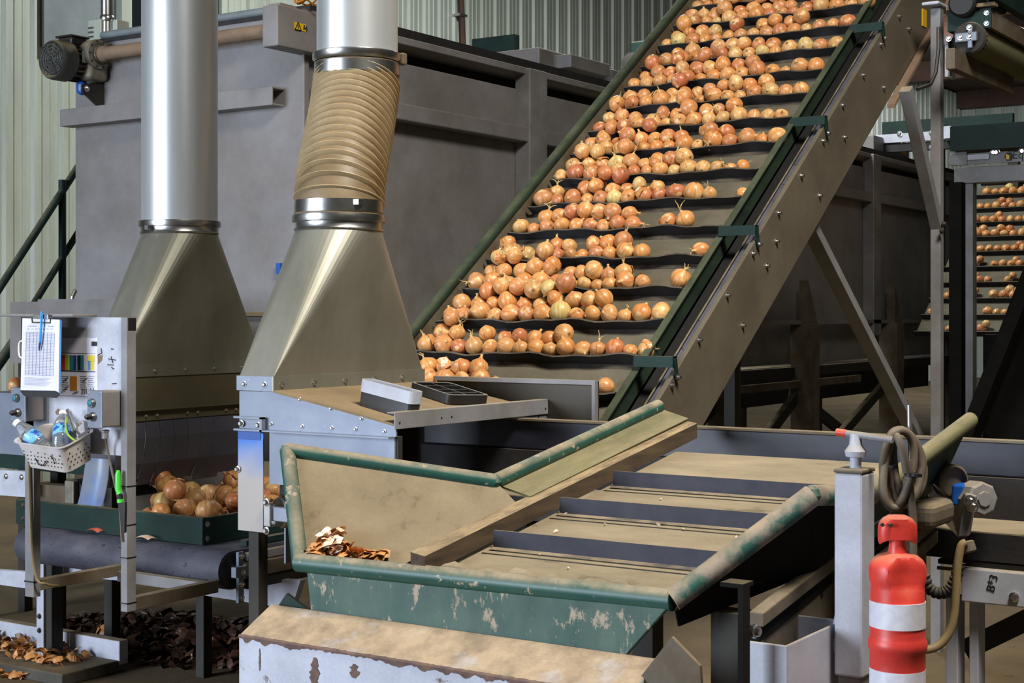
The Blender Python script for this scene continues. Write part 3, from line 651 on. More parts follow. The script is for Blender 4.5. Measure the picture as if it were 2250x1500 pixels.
# ================================================================== MAIN INCLINED CONVEYOR
TH = math.radians(36.3); CT, ST = math.cos(TH), math.sin(TH)
def CV(a, s, n=0): return Vector((a, 4.339 + s * CT - n * ST, 1.214 + s * ST + n * CT))
def bz(b): return 1.837 + .7346 * (b - 5.187)
mc = thing('inclined_conveyor', 'tall inclined cleated belt conveyor carrying yellow onions upwards', 'conveyor', (-2.9, 5.5, 0))
S0, S1 = -.16, 4.2
MB().prism([CV(-3.42, S0, -.02), CV(-2.442, S0, -.02), CV(-2.442, S0, 0), CV(-3.42, S0, 0)], CV(0, S1) - CV(0, S0)).build('belt', 'belt_grey', mc)
MB().prism([CV(-3.40, S0, -.2), CV(-2.33, S0, -.2), CV(-2.33, S0, -.19), CV(-3.40, S0, -.19)], CV(0, S1) - CV(0, S0)).build('return_belt', 'rubber', mc)
MB().tube([CV(-3.4, S0, -.1), CV(-2.33, S0, -.1)], .09, 20).build('tail_roller', 'dark_steel', mc, smooth=True)
FL = [k * .1985 for k in range(20)]
NA = 26
def flight(k):
    s = FL[k]; vs = []; fs = []
    rnd = random.Random(k)
    ph = rnd.random() * 6
    for i in range(NA + 1):
        a = -3.40 + (3.40 - 2.445) * i / NA
        w = .006 * math.sin(i * .55 + ph) + .004 * math.sin(i * 1.3 + ph * 2)
        lean = -.012 + w
        for (ss, nn) in ((s - .03, .001), (s - .012, .006), (s - .006 + lean * 1.4, .05), (s + .003 + lean * 1.4, .05), (s + .002, .006), (s + .012, .001)):
            vs.append(CV(a, ss, nn))
    for i in range(NA): fs += [(i * 6 + j, i * 6 + j + 1, (i + 1) * 6 + j + 1, (i + 1) * 6 + j) for j in range(5)] + [(i * 6 + 5, i * 6, (i + 1) * 6, (i + 1) * 6 + 5)]
    fs += [tuple(range(6)), tuple(NA * 6 + j for j in range(6))]
    MB().add(vs, fs).build('belt_flight', 'rubber', mc, smooth=True)
for k in range(20): flight(k)
E_ = CV(0, S1) - CV(0, S0)
gd = MB().prism([CV(-2.438, S0, -.03), CV(-2.428, S0, -.03), CV(-2.428, S0, .045), CV(-2.438, S0, .045)], E_).prism([CV(-2.438, S0, .045), CV(-2.410, S0, .045), CV(-2.410, S0, .050), CV(-2.438, S0, .050)], E_)
gd.build('side_guard', 'green_rail', mc)
MB().prism([CV(-3.43, S0, -.03), CV(-3.42, S0, -.03), CV(-3.42, S0, .07), CV(-3.43, S0, .07)], E_).build('side_guard', 'rust_grey', mc)
MB().tube([CV(-3.435, S0, .075), CV(-3.435, S1, .075)], .022, 12).build('guard_tube', 'green_rail', mc, smooth=True)
# slot between guard and side plate, the guard's shadow put in as a black strip
MB().prism([CV(-2.427, S0, -.04), CV(-2.315, S0, -.05), CV(-2.315, S0, -.06), CV(-2.427, S0, -.05)], E_).build('slot_shade', 'black', mc)
MB().prism([CV(-2.348, S0, -.005), CV(-2.312, S0, -.005), CV(-2.312, S0, -.01), CV(-2.348, S0, -.01)], E_).build('slot_strip', 'belt_blue', mc)
MB().prism([CV(-2.365, S0, -.02), CV(-2.358, S0, -.02), CV(-2.358, S0, -.01), CV(-2.365, S0, -.01)], E_).build('slot_rail', 'dark_steel', mc)
b0, b1 = 4.06, 7.6
PX = -2.29
sp_ = MB().prism([(PX, b0, bz(b0) + .035), (PX, b1, bz(b1) + .025), (PX, b1, bz(b1) - .335), (PX, b0 + .4, bz(b0 + .4) - .30), (PX, b0, bz(b0) - .05)], (-.02, 0, 0)).build('side_plate', 'side_plate', mc, bevel=.003)
MB().prism([(PX, 6.42, bz(6.42) - .345), (PX, 7.6, bz(7.6) - .355), (PX, 7.6, bz(7.6) - .337), (PX, 6.42, bz(6.42) - .327)], (.035, 0, 0)).build('lower_lip', 'shaft_brown', mc)
MB().prism([(-3.45, b0, bz(b0) + .05), (-3.45, b1, bz(b1) + .05), (-3.45, b1, bz(b1) - .2), (-3.45, b0 + .2, bz(b0 + .2) - .2)], (-.02, 0, 0)).build('side_plate', 'side_plate', mc)
pts = []
for x, y in ((1475, 846), (1535, 747), (1597, 649), (1654, 557), (1710, 468), (1760, 386), (1808, 310), (1851, 232), (1896, 166), (1935, 98), (1975, 37)): pts.append(onA(x, y, PX))
for x, y in ((1631, 715), (1684, 584), (1800, 430), (1855, 302), (1941, 193), (1996, 64), (1705, 530)): pts.append(onA(x, y, PX))
bolts(pts, (1, 0, 0), sp_, .007, .012)
for x, y in ((1478, 783), (1659, 494), (1812, 253), (1938, 47)):
    p = onA(x, y, PX + .01)
    br = MB().box(-2.425, PX + .01, p.y, p.y + .03, p.z - .004, p.z).box(-2.425, PX + .01, p.y, p.y + .004, p.z - .036, p.z - .004).build('guard_bracket', 'green_dark', mc)
    MB().prism([(PX + .01, p.y, p.z - .0), (PX + .01, p.y + .03, p.z - .0), (PX + .01, p.y + .045, p.z - .075), (PX + .01, p.y + .03, p.z - .08)], (-.005, 0, 0)).build('bracket_leg', 'green_dark', br)
    bolts([(PX + .01, p.y + .037, p.z - .068)], (1, 0, 0), br, .007, .01)
# support post, braces
q = onA(2066, 500, -2.13)
MB().box(-2.13 - .045, -2.13, q.y, q.y + .05, 0, 2.86).build('support_post', 'frame_grey', mc, bevel=.003)
MB().box(-2.20, -2.185, q.y + .08, q.y + .14, 0, 2.8).build('support_post', 'rust_grey', mc)
p = onA(1990, 195, -2.15); q2 = onA(2056, 498, -2.15)
MB().bar(p, q2 + Vector((0, .02, 0)), .045, .05, (1, 0, 0)).build('brace', 'frame_grey', mc, bevel=.002)
bolts([q2 + Vector((.03, -.03, -.02)), q2 + Vector((.03, .0, .01))], (1, 0, 0), mc, .01, .014, 'dark_steel')
p = onA(1770, 480, -2.36); q2 = onA(2003, 940, -2.30); d = (q2 - p).normalized()
MB().bar(p, q2 + d * .6, .04, .06, (1, 0, 0)).build('brace', 'frame_grey', mc, bevel=.002)
p = onA(2083, 78, -2.10); q2 = onA(2098, 175, -2.10)
ms = MB().box(-2.115, -2.10, p.y, q2.y, q2.z, p.z).build('slotted_plate', 'white_paint', mc, bevel=.002)
for yy in (97, 152):
    c_ = onA(2089, yy, -2.098); MB().box(-2.1, -2.097, c_.y - .008, c_.y + .008, c_.z - .028, c_.z + .028).build('slot', 'black', ms, bevel=.004)
p = onA(2033, 4, -2.18); q2 = onA(2072, 32, -2.18)
MB().box(-2.198, -2.12, p.y, q2.y, q2.z, p.z).build('sensor_box', 'white_paint', mc, bevel=.006)
p = onA(2030, 40, PX); MB().box(PX, PX + .004, p.y - .03, p.y + .03, p.z - .04, p.z + .04).build('warning_sticker', 'yellow', mc, label='small yellow diamond sticker')
cable_pts = [onA(2062, 60, -2.11), onA(2062, 110, -2.10), onA(2056, 160, -2.10), onA(2045, 185, -2.11), onA(2015, 196, -2.14)]
MB().tube(cable_pts, .008, 6).build('cable', 'black_plastic', mc, smooth=True)
# boot plate with folded rim at the foot of the conveyor
Yc = 4.135
p = onB(940, 826, Yc); q = onB(1307, 836, Yc); zt_ = q.z; xl = max(p.x, -3.06); xr = q.x
bp = MB().box(xl, xr, Yc + .02, Yc + .026, .95, zt_ - .004).build('boot_plate', 'boot', mc)
MB().box(xl, xr, Yc, Yc + .026, zt_ - .014, zt_).box(xr - .012, xr, Yc, Yc + .02, .95, zt_ - .014).build('folded_rim', 'frame_grey', bp)
for b_, a_ in ((4.5, -3.3), (7.2, -3.4)):
    MB().box(a_ - .03, a_ + .03, b_ - .03, b_ + .03, 0, bz(b_) - .15).build('leg', 'dark_steel', mc)

# ================================================================== ONIONS
PROF = [(0, -.9), (.14, -.93), (.34, -.86), (.66, -.66), (.9, -.34), (1, .02), (.95, .38), (.76, .68), (.46, .88), (.24, 1.0), (.13, 1.16), (.15, 1.32), (0, 1.3)]
def onion_mesh(name, seed, seg=16, squash=1.0, neck=1.0):
    rnd = random.Random(seed); vs = []; fs = []; uvs = []; n = len(PROF)
    for i, (r, h) in enumerate(PROF):
        if h > 1: h = 1 + (h - 1) * neck
        for k in range(seg + 1):
            an = 2 * PI * k / seg
            w = 1 + .045 * math.sin(an * 2 + seed) + .03 * math.sin(an * 3 + 2 * seed)
            vs.append((r * w * math.cos(an), r * w * math.sin(an), h * squash)); uvs.append((k / seg, i / (n - 1)))
    for i in range(n - 1):
        for k in range(seg):
            a = i * (seg + 1) + k; fs.append((a, a + 1, a + seg + 2, a + seg + 1))
    me = bpy.data.meshes.new(name); me.from_pydata(vs, [], fs); u = me.uv_layers.new(name='UVMap')
    for l in me.loops: u.data[l.index].uv = uvs[l.vertex_index]
    bm = bmesh.new(); bm.from_mesh(me); bmesh.ops.remove_doubles(bm, verts=bm.verts, dist=.0005); bmesh.ops.recalc_face_normals(bm, faces=bm.faces); bm.to_mesh(me); bm.free()
    me.polygons.foreach_set('use_smooth', [True] * len(me.polygons)); me.materials.append(MATS['onion']); return me
OM = [onion_mesh('onion', s, 16, q, nk) for s, q, nk in ((1, .92, .4), (2, 1.0, .8), (3, .86, .3), (4, 1.08, 1.2), (5, .95, .6), (6, .9, .2))]
def stem_mesh(seed):
    rnd = random.Random(seed); m = MB()
    for j in range(2 + seed % 2):
        p = Vector((rnd.uniform(-.06, .06), rnd.uniform(-.06, .06), 1.0)); d = Vector((rnd.uniform(-.5, .5), rnd.uniform(-.5, .5), 1)); pts = []; rr = []
        for i in range(6):
            pts.append(p.copy()); rr.append(.085 * (1 - i / 6.5)); p = p + d.normalized() * (.14 + .06 * (seed % 3)); d += Vector((rnd.uniform(-.7, .7), rnd.uniform(-.7, .7), rnd.uniform(-.4, .3)))
        m.tube(pts, rr, 5)
    me = bpy.data.meshes.new('dry_stem'); me.from_pydata(m.v, [], m.f); me.materials.append(MATS['stem']); return me
SM = [stem_mesh(s) for s in range(5)]
def skin_mesh(seed):
    rnd = random.Random(seed); vs = []; fs = []; o = .0
    for i in range(5):
        for j in range(4):
            an = -.7 + 1.4 * i / 4; h = -.3 + 1.0 * j / 3; r = 1.03 + .22 * (abs(i - 2) / 2) ** 2 * rnd.random() + (.2 * rnd.random() if j == 3 else 0)
            vs.append((r * math.cos(an) * math.cos(h), r * math.sin(an) * math.cos(h), r * math.sin(h)))
    for i in range(4):
        for j in range(3): fs.append((i * 4 + j, (i + 1) * 4 + j, (i + 1) * 4 + j + 1, i * 4 + j + 1))
    me = bpy.data.meshes.new('loose_skin'); me.from_pydata(vs, [], fs); me.materials.append(MATS['peel']); return me
KM = [skin_mesh(s) for s in range(3)]
def put_onion(p, r, label, group, rnd, nm='onion', stem=None):
    o = bpy.data.objects.new(nm, OM[rnd.randrange(6)]); C.objects.link(o); o.location = p; o.scale = (r, r, r)
    up = rnd.random() < .35
    o.rotation_euler = (rnd.uniform(-.5, .5), rnd.uniform(-.5, .5), rnd.uniform(0, 6.28)) if up else (rnd.uniform(0, 6.28), rnd.uniform(0, 6.28), rnd.uniform(0, 6.28))
    tag(o, label, 'onion', group)
    if stem if stem is not None else rnd.random() < .4:
        s = bpy.data.objects.new('dry_stem', SM[rnd.randrange(5)]); C.objects.link(s); s.parent = o
    if rnd.random() < .24:
        s = bpy.data.objects.new('loose_skin', KM[rnd.randrange(3)]); C.objects.link(s); s.parent = o; s.rotation_euler = (0, 0, rnd.uniform(0, 6.28))
    return o
ROWS = {  # row: (layer-1 spans, layer-2 span end, layer-3 spans) as fractions of the belt width
    0: ([(0, .56), (.90, 1.0)], .40, (0, 0)), 1: ([(0, 1.03)], .68, (.06, .36)), 2: ([(0, 1.03)], .74, (.15, .55)), 3: ([(0, .86), (.92, 1.0)], .74, (.10, .48)),
    4: ([(0, .76), (.93, 1.0)], .64, (.05, .25)), 5: ([(0, .64), (.70, .86), (.94, 1)], .60, (.0, .12)), 6: ([(0, .90), (.95, 1)], .62, (.12, .40)),
    7: ([(0, .98)], .64, (.10, .34)), 8: ([(0, 1.02)], .86, (.15, .5)), 9: ([(0, 1.0)], .76, (.1, .45)), 10: ([(0, 1.0)], .78, (.1, .35)),
    11: ([(0, 1.02)], .7, (.1, .4)), 12: ([(0, 1.03)], .7, (.0, .4)), 13: ([(0, 1.03)], .80, (.0, .45)), 14: ([(0, 1.03)], .86, (.1, .6)), 15: ([(0, 1.0)], .86, (.1, .6)), 16: ([(0, 1)], .8, (.1, .5)), 17: ([(0, 1)], .8, (.1, .5))}
NTH = ['first', 'second', 'third', 'fourth', 'fifth', 'sixth', 'seventh', 'eighth', 'ninth', 'tenth', 'eleventh', 'twelfth', 'thirteenth', 'fourteenth', 'fifteenth', 'sixteenth', 'seventeenth', 'eighteenth', 'nineteenth', 'twentieth']
ORD = ['lowest', 'second lowest', 'third', 'fourth', 'fifth', 'sixth', 'seventh', 'eighth', 'ninth', 'tenth', 'eleventh', 'twelfth', 'thirteenth', 'fourteenth', 'fifteenth']
AL, AR = -3.405, -2.445
stuff_v = []; stuff = []
n_ind = 0
allon = []
for k in range(18):
    rnd = random.Random(100 + k); s0 = FL[k] + .006; L1 = []
    spans, e2, e3 = ROWS[k]
    for f0, f1 in spans:
        a = AL + (AR - AL) * f0
        while True:
            r = rnd.choice((.028, .031, .033, .035, .037, .04)) + rnd.uniform(-.002, .002)
            if a + r * 1.5 > AL + (AR - AL) * f1: break
            L1.append((a + r, s0 + r * .95, r * .97, r)); a += 2 * r * .985
    L2 = []
    for (p, q) in zip(L1[:-1], L1[1:]):
        if (q[0] - p[0]) > .1: continue
        am = (p[0] + q[0]) / 2
        if (am - AL) / (AR - AL) > e2 or rnd.random() < .10: continue
        r = rnd.uniform(.030, .039); da = (q[0] - p[0]) / 2
        R = (p[3] + q[3]) / 2 + r; ds_ = math.sqrt(max(R * R - da * da, .0004))
        th_ = rnd.choice((.0, .05, .15, .35, .6)); s = (p[1] + q[1]) / 2 + ds_ * math.cos(th_) * .98; n_ = r + ds_ * math.sin(th_) * .9
        if any((am - x[0]) ** 2 + (s - x[1]) ** 2 + (n_ - x[2]) ** 2 < (.82 * (r + x[3])) ** 2 for x in L2): continue
        L2.append((am, s, n_, r))
    L3 = []
    for (p, q) in zip(L2[:-1], L2[1:]):
        if q[0] - p[0] > .1: continue
        am = (p[0] + q[0]) / 2; fr = (am - AL) / (AR - AL)
        if not (e3[0] <= fr <= e3[1]) or rnd.random() < .5: continue
        r = rnd.uniform(.030, .038); da = (q[0] - p[0]) / 2; R = (p[3] + q[3]) / 2 + r; ds_ = math.sqrt(max(R * R - da * da, .0004))
        th_ = .8; s = (p[1] + q[1]) / 2 + ds_ * math.cos(th_) - .0; n_ = (p[2] + q[2]) / 2 + ds_ * math.sin(th_)
        if s > FL[k] + .1985 - .02: s = FL[k] + .1985 - .02; n_ += .02
        if any((am - x[0]) ** 2 + (s - x[1]) ** 2 + (n_ - x[2]) ** 2 < (.82 * (r + x[3])) ** 2 for x in L2 + L3): continue
        L3.append((am, s, n_, r))
    for lay, nm_ in ((L1, 'front row'), (L2, 'second row'), (L3, 'top row')):
        for i_, (a, s, n_, r) in enumerate(lay): allon.append((k, CV(a, s, n_), r, rnd, 'onion %s from the left in the %s on the %s conveyor flight' % (NTH[i_], nm_, ORD[min(k, 14)])))
for (k, p, r, rnd, lab) in allon:
    if n_ind < 236 and k < 13:
        put_onion(p, r, lab, 'onions on the inclined conveyor', rnd); n_ind += 1
    else: stuff.append((p, r, rnd))
def onion_stuff(name, items, label, lowseg=False):
    src = []
    for me in OM:
        src.append(([v.co.copy() for v in me.vertices], [tuple(f.vertices) for f in me.polygons], [[tuple(me.uv_layers[0].data[l].uv) for l in f.loop_indices] for f in me.polygons]))
    V = []; Fc = []; UV = []
    for p, r, rnd in items:
        vs, fs, us = src[rnd.randrange(6)]; M = Matrix.Rotation(rnd.uniform(0, 6.28), 3, 'X') @ Matrix.Rotation(rnd.uniform(0, 6.28), 3, 'Z')
        o = len(V); V += [p + (M @ v) * r for v in vs]; Fc += [tuple(i + o for i in f) for f in fs]; UV += [x for u in us for x in u]
    me = bpy.data.meshes.new(name); me.from_pydata(V, [], Fc); ul = me.uv_layers.new(name='UVMap')
    for i, x in enumerate(UV): ul.data[i].uv = x
    me.polygons.foreach_set('use_smooth', [True] * len(me.polygons)); me.materials.append(MATS['onion'])
    o = bpy.data.objects.new(name, me); C.objects.link(o); return tag(o, label, 'onions', None, 'stuff')
onion_stuff('onion_rows', stuff, 'many yellow onions filling the topmost flights of the inclined conveyor')
print('individual onions', n_ind, 'stuff', len(stuff))

# ================================================================== CROSS CONVEYOR (runs behind the foreground hopper)
cc = thing('cross_conveyor', 'low dark cross conveyor with navy rubber side wall behind the foreground hopper', 'conveyor', (-.8, 3.9, 0))
ZW, ZB = 1.166, .966
MB().box(-3.0, 2.6, 4.0, 4.03, ZB + .11, ZW).build('side_wall', 'navy_rubber', cc, bevel=.004)
MB().box(-3.0, 2.6, 3.985, 4.02, ZB - .02, ZB + .108).build('side_wall_lower', 'rubber', cc)
MB().box(-3.0, 2.6, 3.985, 4.035, ZW, ZW + .006).build('wall_trim', 'rust_grey', cc)
MB().box(-3.0, 2.6, 3.74, 3.985, ZB - .012, ZB).build('belt', 'belt_dusty', cc)
MB().box(-3.0, 2.6, 3.73, 3.745, ZB - .07, ZB - .002).build('belt_edge', 'rubber', cc)
zc0 = onB(2200, 1255, 3.70).z; zc1 = onB(2200, 1330, 3.70).z
MB().box(-1.2, 2.6, 3.73, 3.95, zc0 + .0, ZB - .075).build('under_tray', 'black', cc)
MB().box(-1.2, 2.6, 3.722, 3.73, ZB - .10, ZB - .092).build('under_trim', 'rust_grey', cc)
ch = MB().box(onB(2112, 1290, 3.70).x, 2.6, 3.70, 3.73, zc1, zc0).build('frame_channel', 'grey_paint', cc, bevel=.003)
c_ = onB(2229, 1311, 3.70); MB().lathe([(.012, 0), (.012, .006), (.008, .008)], c_, (0, -1, 0), 16).build('bolt', 'bolt', ch)
p = onB(2184, 1302, 3.699); text('B*3', .029, p, (.25, 0, 1), (-1, 0, .2), 'ink', 'marker_writing', ch, .0004)
for x, w in ((2068, .03), (2120, .022)):
    p = onB(x, 1400, 3.70); MB().box(p.x, p.x + w, 3.735, 3.735 + .06, 0, zc1 + (.0 if x > 2100 else .0)).build('leg', 'grey_paint', cc, bevel=.002)
p = onB(2110, 1400, 3.7)
for x in (.6, 1.8): MB().box(x, x + .05, 3.74, 3.79, 0, zc1).build('leg', 'grey_paint', cc)
MB().bar(onB(2125, 1425, 3.9), onB(2330, 1325, 3.9), .05, .05).build('brace', 'dark_steel', cc)

# ================================================================== FOREGROUND HOPPER
hp = thing('onion_hopper', 'worn green intake hopper with a dusty cleated belt in the foreground', 'hopper', (-1.7, 3.1, 0))
def hbz(b): return 1.114 + .16 * (b - 3.7)
BL, BR = -1.935, -1.235
HB0, HB1 = 2.60, 3.74
MB().prism([(BL, HB0, hbz(HB0) - .012), (-1.40, HB0, hbz(HB0) - .012), (BR, 2.90, hbz(2.90) - .012), (BR, HB1, hbz(HB1) - .012), (BL, HB1, hbz(HB1) - .012)], (0, 0, .012)).build('belt', 'belt_dusty', hp)
MB().tube([(BL + .005, HB1, hbz(HB1) - .052), (BR - .005, HB1, hbz(HB1) - .052)], .05, 24).build('head_roller', 'belt_dusty', hp, smooth=True)
for x, y in ((1085, 1195), (1225, 1120), (1340, 1060)):
    b_ = onP(x, y + 8, Vector((0, 3.7, 1.114)), Vector((0, -.16, 1))).y; z_ = hbz(b_)
    MB().prism([(BL + .015, b_ - .022, z_ - .001 + .0005), (BL + .015, b_ - .004, z_ + .003), (BL + .015, b_ - .001, z_ + .040), (BL + .015, b_ + .004, z_ + .040), (BL + .015, b_ + .008, z_ + .003), (BL + .015, b_ + .02, z_ + .003)], (BR - BL - .03, 0, 0)).build('belt_cleat', 'cleat', hp)
    MB().box(BL + .012, BR - .012, b_ - .045, b_ - .041, hbz(b_ - .043), hbz(b_ - .043) + .002).build('belt_seam', 'dark_steel', hp)
P0 = Vector((-2.30, 2.60, .937)); P1 = onA(632, 990, -2.45); P2 = onA(1088, 1058, -2.05); P3 = onA(1447, 892, -2.05)
Q0 = Vector((-1.36, 2.615, .947)); Q1 = onA(1785, 1088, -1.15); Q2 = Vector((-1.115, 3.03, 1.125)); Q3 = onA(2132, 922, -1.115)
TR = .019
MB().tube([P3, P2], TR, 14).build('rim_tube', 'hopper_green', hp, smooth=True)
MB().tube([P2, P1], TR, 14).build('rim_tube', 'hopper_green', hp, smooth=True)
MB().tube([P1, P0], TR, 14).build('rim_tube', 'hopper_green', hp, smooth=True)
MB().tube([P0 + Vector((-.005, 0, 0)), Q0], TR * 1.15, 14).build('lip_tube', 'hopper_green', hp, smooth=True)
MB().tube([Q0, Q1], TR * 1.2, 14).build('rim_tube', 'hopper_worn', hp, smooth=True)
MB().tube([Q1, Q2], TR * 1.1, 14).build('rim_tube', 'hopper_worn', hp, smooth=True)
MB().tube([Q2, Q3], TR, 14).build('rim_tube', 'olive_panel', hp, smooth=True)
for p in (P1, P2, Q1): MB().lathe([(0, -TR), (TR * .7, -TR * .72), (TR * 1.02, 0), (TR * .7, TR * .72), (0, TR)], p, (0, 0, 1), 14).build('rim_joint', 'hopper_green', hp, smooth=True)
# left wing: flat dusty panel
wpn = (P1 - P0).cross(P2 - P0).normalized(); T2 = onP(1140, 1112, P0, wpn); K0 = onP(885, 1242, P0, wpn)
MB().slab([P0, K0, T2, P2, P1], .006).build('wing_panel', 'tan_panel', hp)
# left flared wall and skirt along the belt
E3 = P3 - P2
W0 = P2 + Vector((.008, .01, -.012)); W1 = Vector((BL - .04, P2.y + .04, hbz(P2.y) + .055)); 
MB().slab([W0, W1, W1 + E3, W0 + E3], .005).build('flared_wall', 'olive_panel', hp)
MB().prism([(BL - .05, HB0 + .0, hbz(HB0) + .002), (BL - .05, HB0 + .0, hbz(HB0) + .05), (BL - .012, HB0 + .0, hbz(HB0) + .044), (BL - .012, HB0 + .0, hbz(HB0) + .002)], Vector((0, W1.y + E3.y - HB0 - .0, .16 * (W1.y + E3.y - HB0 - .0)))).build('belt_skirt', 'wood_skirt', hp)
# right wing and wall
B0_ = Vector((-1.39, 2.625, .937)); B1_ = Vector((BR + .005, 2.92, hbz(2.92)))
MB().slab([Q0, Q1, B1_], .005).slab([Q0, B1_, B0_], .005).slab([Q1, Q2, Vector((BR + .02, Q2.y, hbz(Q2.y)))], .005).slab([Q1, Vector((BR + .02, Q2.y, hbz(Q2.y))), B1_], .005).build('wing_panel', 'green_dark', hp)
MB().slab([Q2, Q3, Vector((BR + .03, Q3.y, hbz(Q3.y) + .0)), Vector((BR + .03, Q2.y, hbz(Q2.y)))], .006).build('flared_wall', 'green_dark', hp)
# outer dark side below the right rim
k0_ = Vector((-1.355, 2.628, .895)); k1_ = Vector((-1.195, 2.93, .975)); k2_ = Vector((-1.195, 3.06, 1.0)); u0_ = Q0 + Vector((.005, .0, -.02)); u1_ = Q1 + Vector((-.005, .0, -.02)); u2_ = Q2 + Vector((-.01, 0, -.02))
MB().slab([u0_, u1_, k1_], .004).slab([u0_, k1_, k0_], .004).slab([u1_, u2_, k2_], .004).slab([u1_, k2_, k1_], .004).build('side_skirt', 'shade_black', hp)
MB().slab([Q2 + Vector((-.01, 0, -.02)), Q3 + Vector((-.01, 0, -.02)), Vector((-1.18, Q3.y, 1.10)), Vector((-1.205, 3.06, 1.005))], .005).build('side_skirt', 'green_dark', hp)
# front fascia
f0 = onB(672, 1262, 2.60); f1 = onB(1478, 1345, 2.60); f2 = onB(1375, 1440, 2.60); f3 = onB(683, 1348, 2.60)
MB().prism([P0 + Vector((.02, -.002, -.01)), Q0 + Vector((0, -.015, -.01)), f2, f3], (0, .012, 0)).build('front_fascia', 'fascia_green', hp, bevel=.003)
# under-frame on the right side
def inc(b, z): return Vector((0, b, z + .16 * (b - 3.7)))
for (a_, z0_, z1_, m_, nm, bb0, bb1) in ((-1.19, 1.072, 1.10, 'rust_grey', 'side_rail', 2.66, 3.66), (-1.20, 1.04, 1.068, 'shade_black', 'side_rail', 2.66, 3.66), (-1.205, .80, 1.035, 'rust_grey', 'side_frame', 2.70, 3.66), (-1.165, 1.0, 1.03, 'rust_grey', 'side_rail', 3.05, 3.64), (-1.17, .955, .985, 'rust_grey', 'side_rail', 3.05, 3.64)):
    MB().prism([Vector((a_, bb0, z0_ + .16 * (bb0 - 3.7))), Vector((a_, bb1, z0_ + .16 * (bb1 - 3.7))), Vector((a_, bb1, z1_ + .16 * (bb1 - 3.7))), Vector((a_, bb0, z1_ + .16 * (bb0 - 3.7)))], (-.03, 0, 0)).build(nm, m_, hp, bevel=.003)
for a_ in (-1.92, -1.3):
    for b_ in (2.75, 3.55): MB().box(a_ - .03, a_ + .03, b_ - .03, b_ + .03, 0, hbz(b_) - .05).build('leg', 'dark_steel', hp)
MB().prism([(-1.96, 2.66, .62), (-1.96, 3.7, .8), (-1.96, 3.7, 1.08), (-1.96, 2.66, .93)], (-.02, 0, 0)).build('side_frame', 'dark_steel', hp)
# dark hanger strap
p = onA(1638, 1294, -1.15); q = onA(1660, 1400, -1.15)
st = MB().box(-1.165, -1.155, p.y, p.y + .03, q.z - .3, p.z).box(-1.20, -1.155, p.y, p.y + .045, p.z, p.z + .008).build('hanger_strap', 'shade_black', hp)
bolts([onA(1656, 1386, -1.153)], (1, 0, 0), st, .009, .012)
# open-topped pocket bracket
zq = .9
pk = MB().box(-1.195, -1.10, 2.56, 2.566, .74, zq).box(-1.106, -1.10, 2.566, 2.84, .74, zq - .0).box(-1.195, -1.106, 2.834, 2.84, .74, zq).box(-1.195, -1.106, 2.566, 2.834, .74, .746).build('pocket_bracket', 'grey_paint', hp, bevel=.002)
MB().tube([(-1.105, 2.80, .862), (-1.055, 2.80, .862)], .022, 16).build('lift_pin', 'grey_paint', hp, smooth=True)
MB().tube([(-1.12, 2.80, .862), (-1.104, 2.80, .862)], .016, 16).build('lift_pin', 'grey_paint', hp, smooth=True)
# head bearing, bracket arm
hb_ = MB()
cb = onB(2148, 1095, 3.66)
bl = MB().lathe([(.038, -.035), (.042, -.03), (.042, .02), (.036, .025), (.02, .026), (.018, .03)], cb, (.75, -.6, .05), 8).build('bearing_block', 'frame_grey', hp)
MB().box(cb.x - .058, cb.x - .025, cb.y - .02, cb.y + .04, cb.z - .02, cb.z + .033).build('bearing_housing', 'blue', hp, bevel=.006)
p = onB(2128, 1075, 3.60)
MB().prism([onB(2119, 1083, 3.6), onB(2143, 1090, 3.6), onB(2127, 1178, 3.6), onB(2105, 1180, 3.6)], (0, .02, 0)).build('bearing_arm', 'frame_grey', hp, bevel=.003)
MB().prism([onB(2105, 1180, 3.6), onB(2119, 1083, 3.6), onB(2090, 1130, 3.66), onB(2078, 1150, 3.66)], (0, .008, 0)).build('bearing_arm', 'rust_grey', hp)
bolts([onB(2131, 1100, 3.6), onB(2137, 1112, 3.6)], (.3, -1, 0), hp, .010, .02)
c_ = onB(2096, 1058, 3.66); MB().lathe([(.02, -.03), (.042, -.03), (.042, 0), (.036, .004), (.034, -.01), (.0, -.012)], c_, (.8, -.6, 0), 24).build('roller_end', 'rust_grey', hp, smooth=True)
MB().box(-1.20, -1.12, 3.45, 3.62, 1.0, 1.06).build('drive_cover', 'rust_grey', hp, bevel=.02, bseg=3)
text('B*', .022, onA(1805, 1316, -1.2035), (0, .5, .25), (0, -.2, 1), 'ink', 'marker_writing', hp, .0004)
# front white box beam under the fascia
g0 = onB(590, 1347, 2.588); g1 = onB(1432, 1457, 2.588); e0 = onB(536, 1400, 2.50); e1 = onB(1452, 1492, 2.50)
zt0 = .836; zt1 = .790
bxb = thing('front_beam', 'white painted box beam with a dusty chamfered top under the green hopper lip', 'beam', (-1.9, 2.6, 0))
MB().prism([(g0.x, 2.597, zt0), (g0.x, 2.49, zt1 - .008), (g0.x, 2.49, .45), (g0.x, 2.597, .45)], (-1.385 - g0.x, 0, 0)).build('beam_body', 'white_dusty', bxb, bevel=.004)
re_ = MB(); rnd = random.Random(4); n_ = 150; vs = []; fs = []
for i in range(n_ + 1):
    x = g0.x + (-1.385 - g0.x) * i / n_; dn = .0005 + .008 * abs(math.sin(i * .21 + math.sin(i * .07) * 3)) ** 4 + rnd.random() * .004
    vs += [(x, 2.4925, zt1 - .0060 + .0015 * rnd.random()), (x, 2.4890, zt1 - .0095), (x, 2.4888, zt1 - .0115 - dn)]
for i in range(n_): fs += [(i * 3, i * 3 + 1, i * 3 + 4, i * 3 + 3), (i * 3 + 1, i * 3 + 2, i * 3 + 5, i * 3 + 4)]
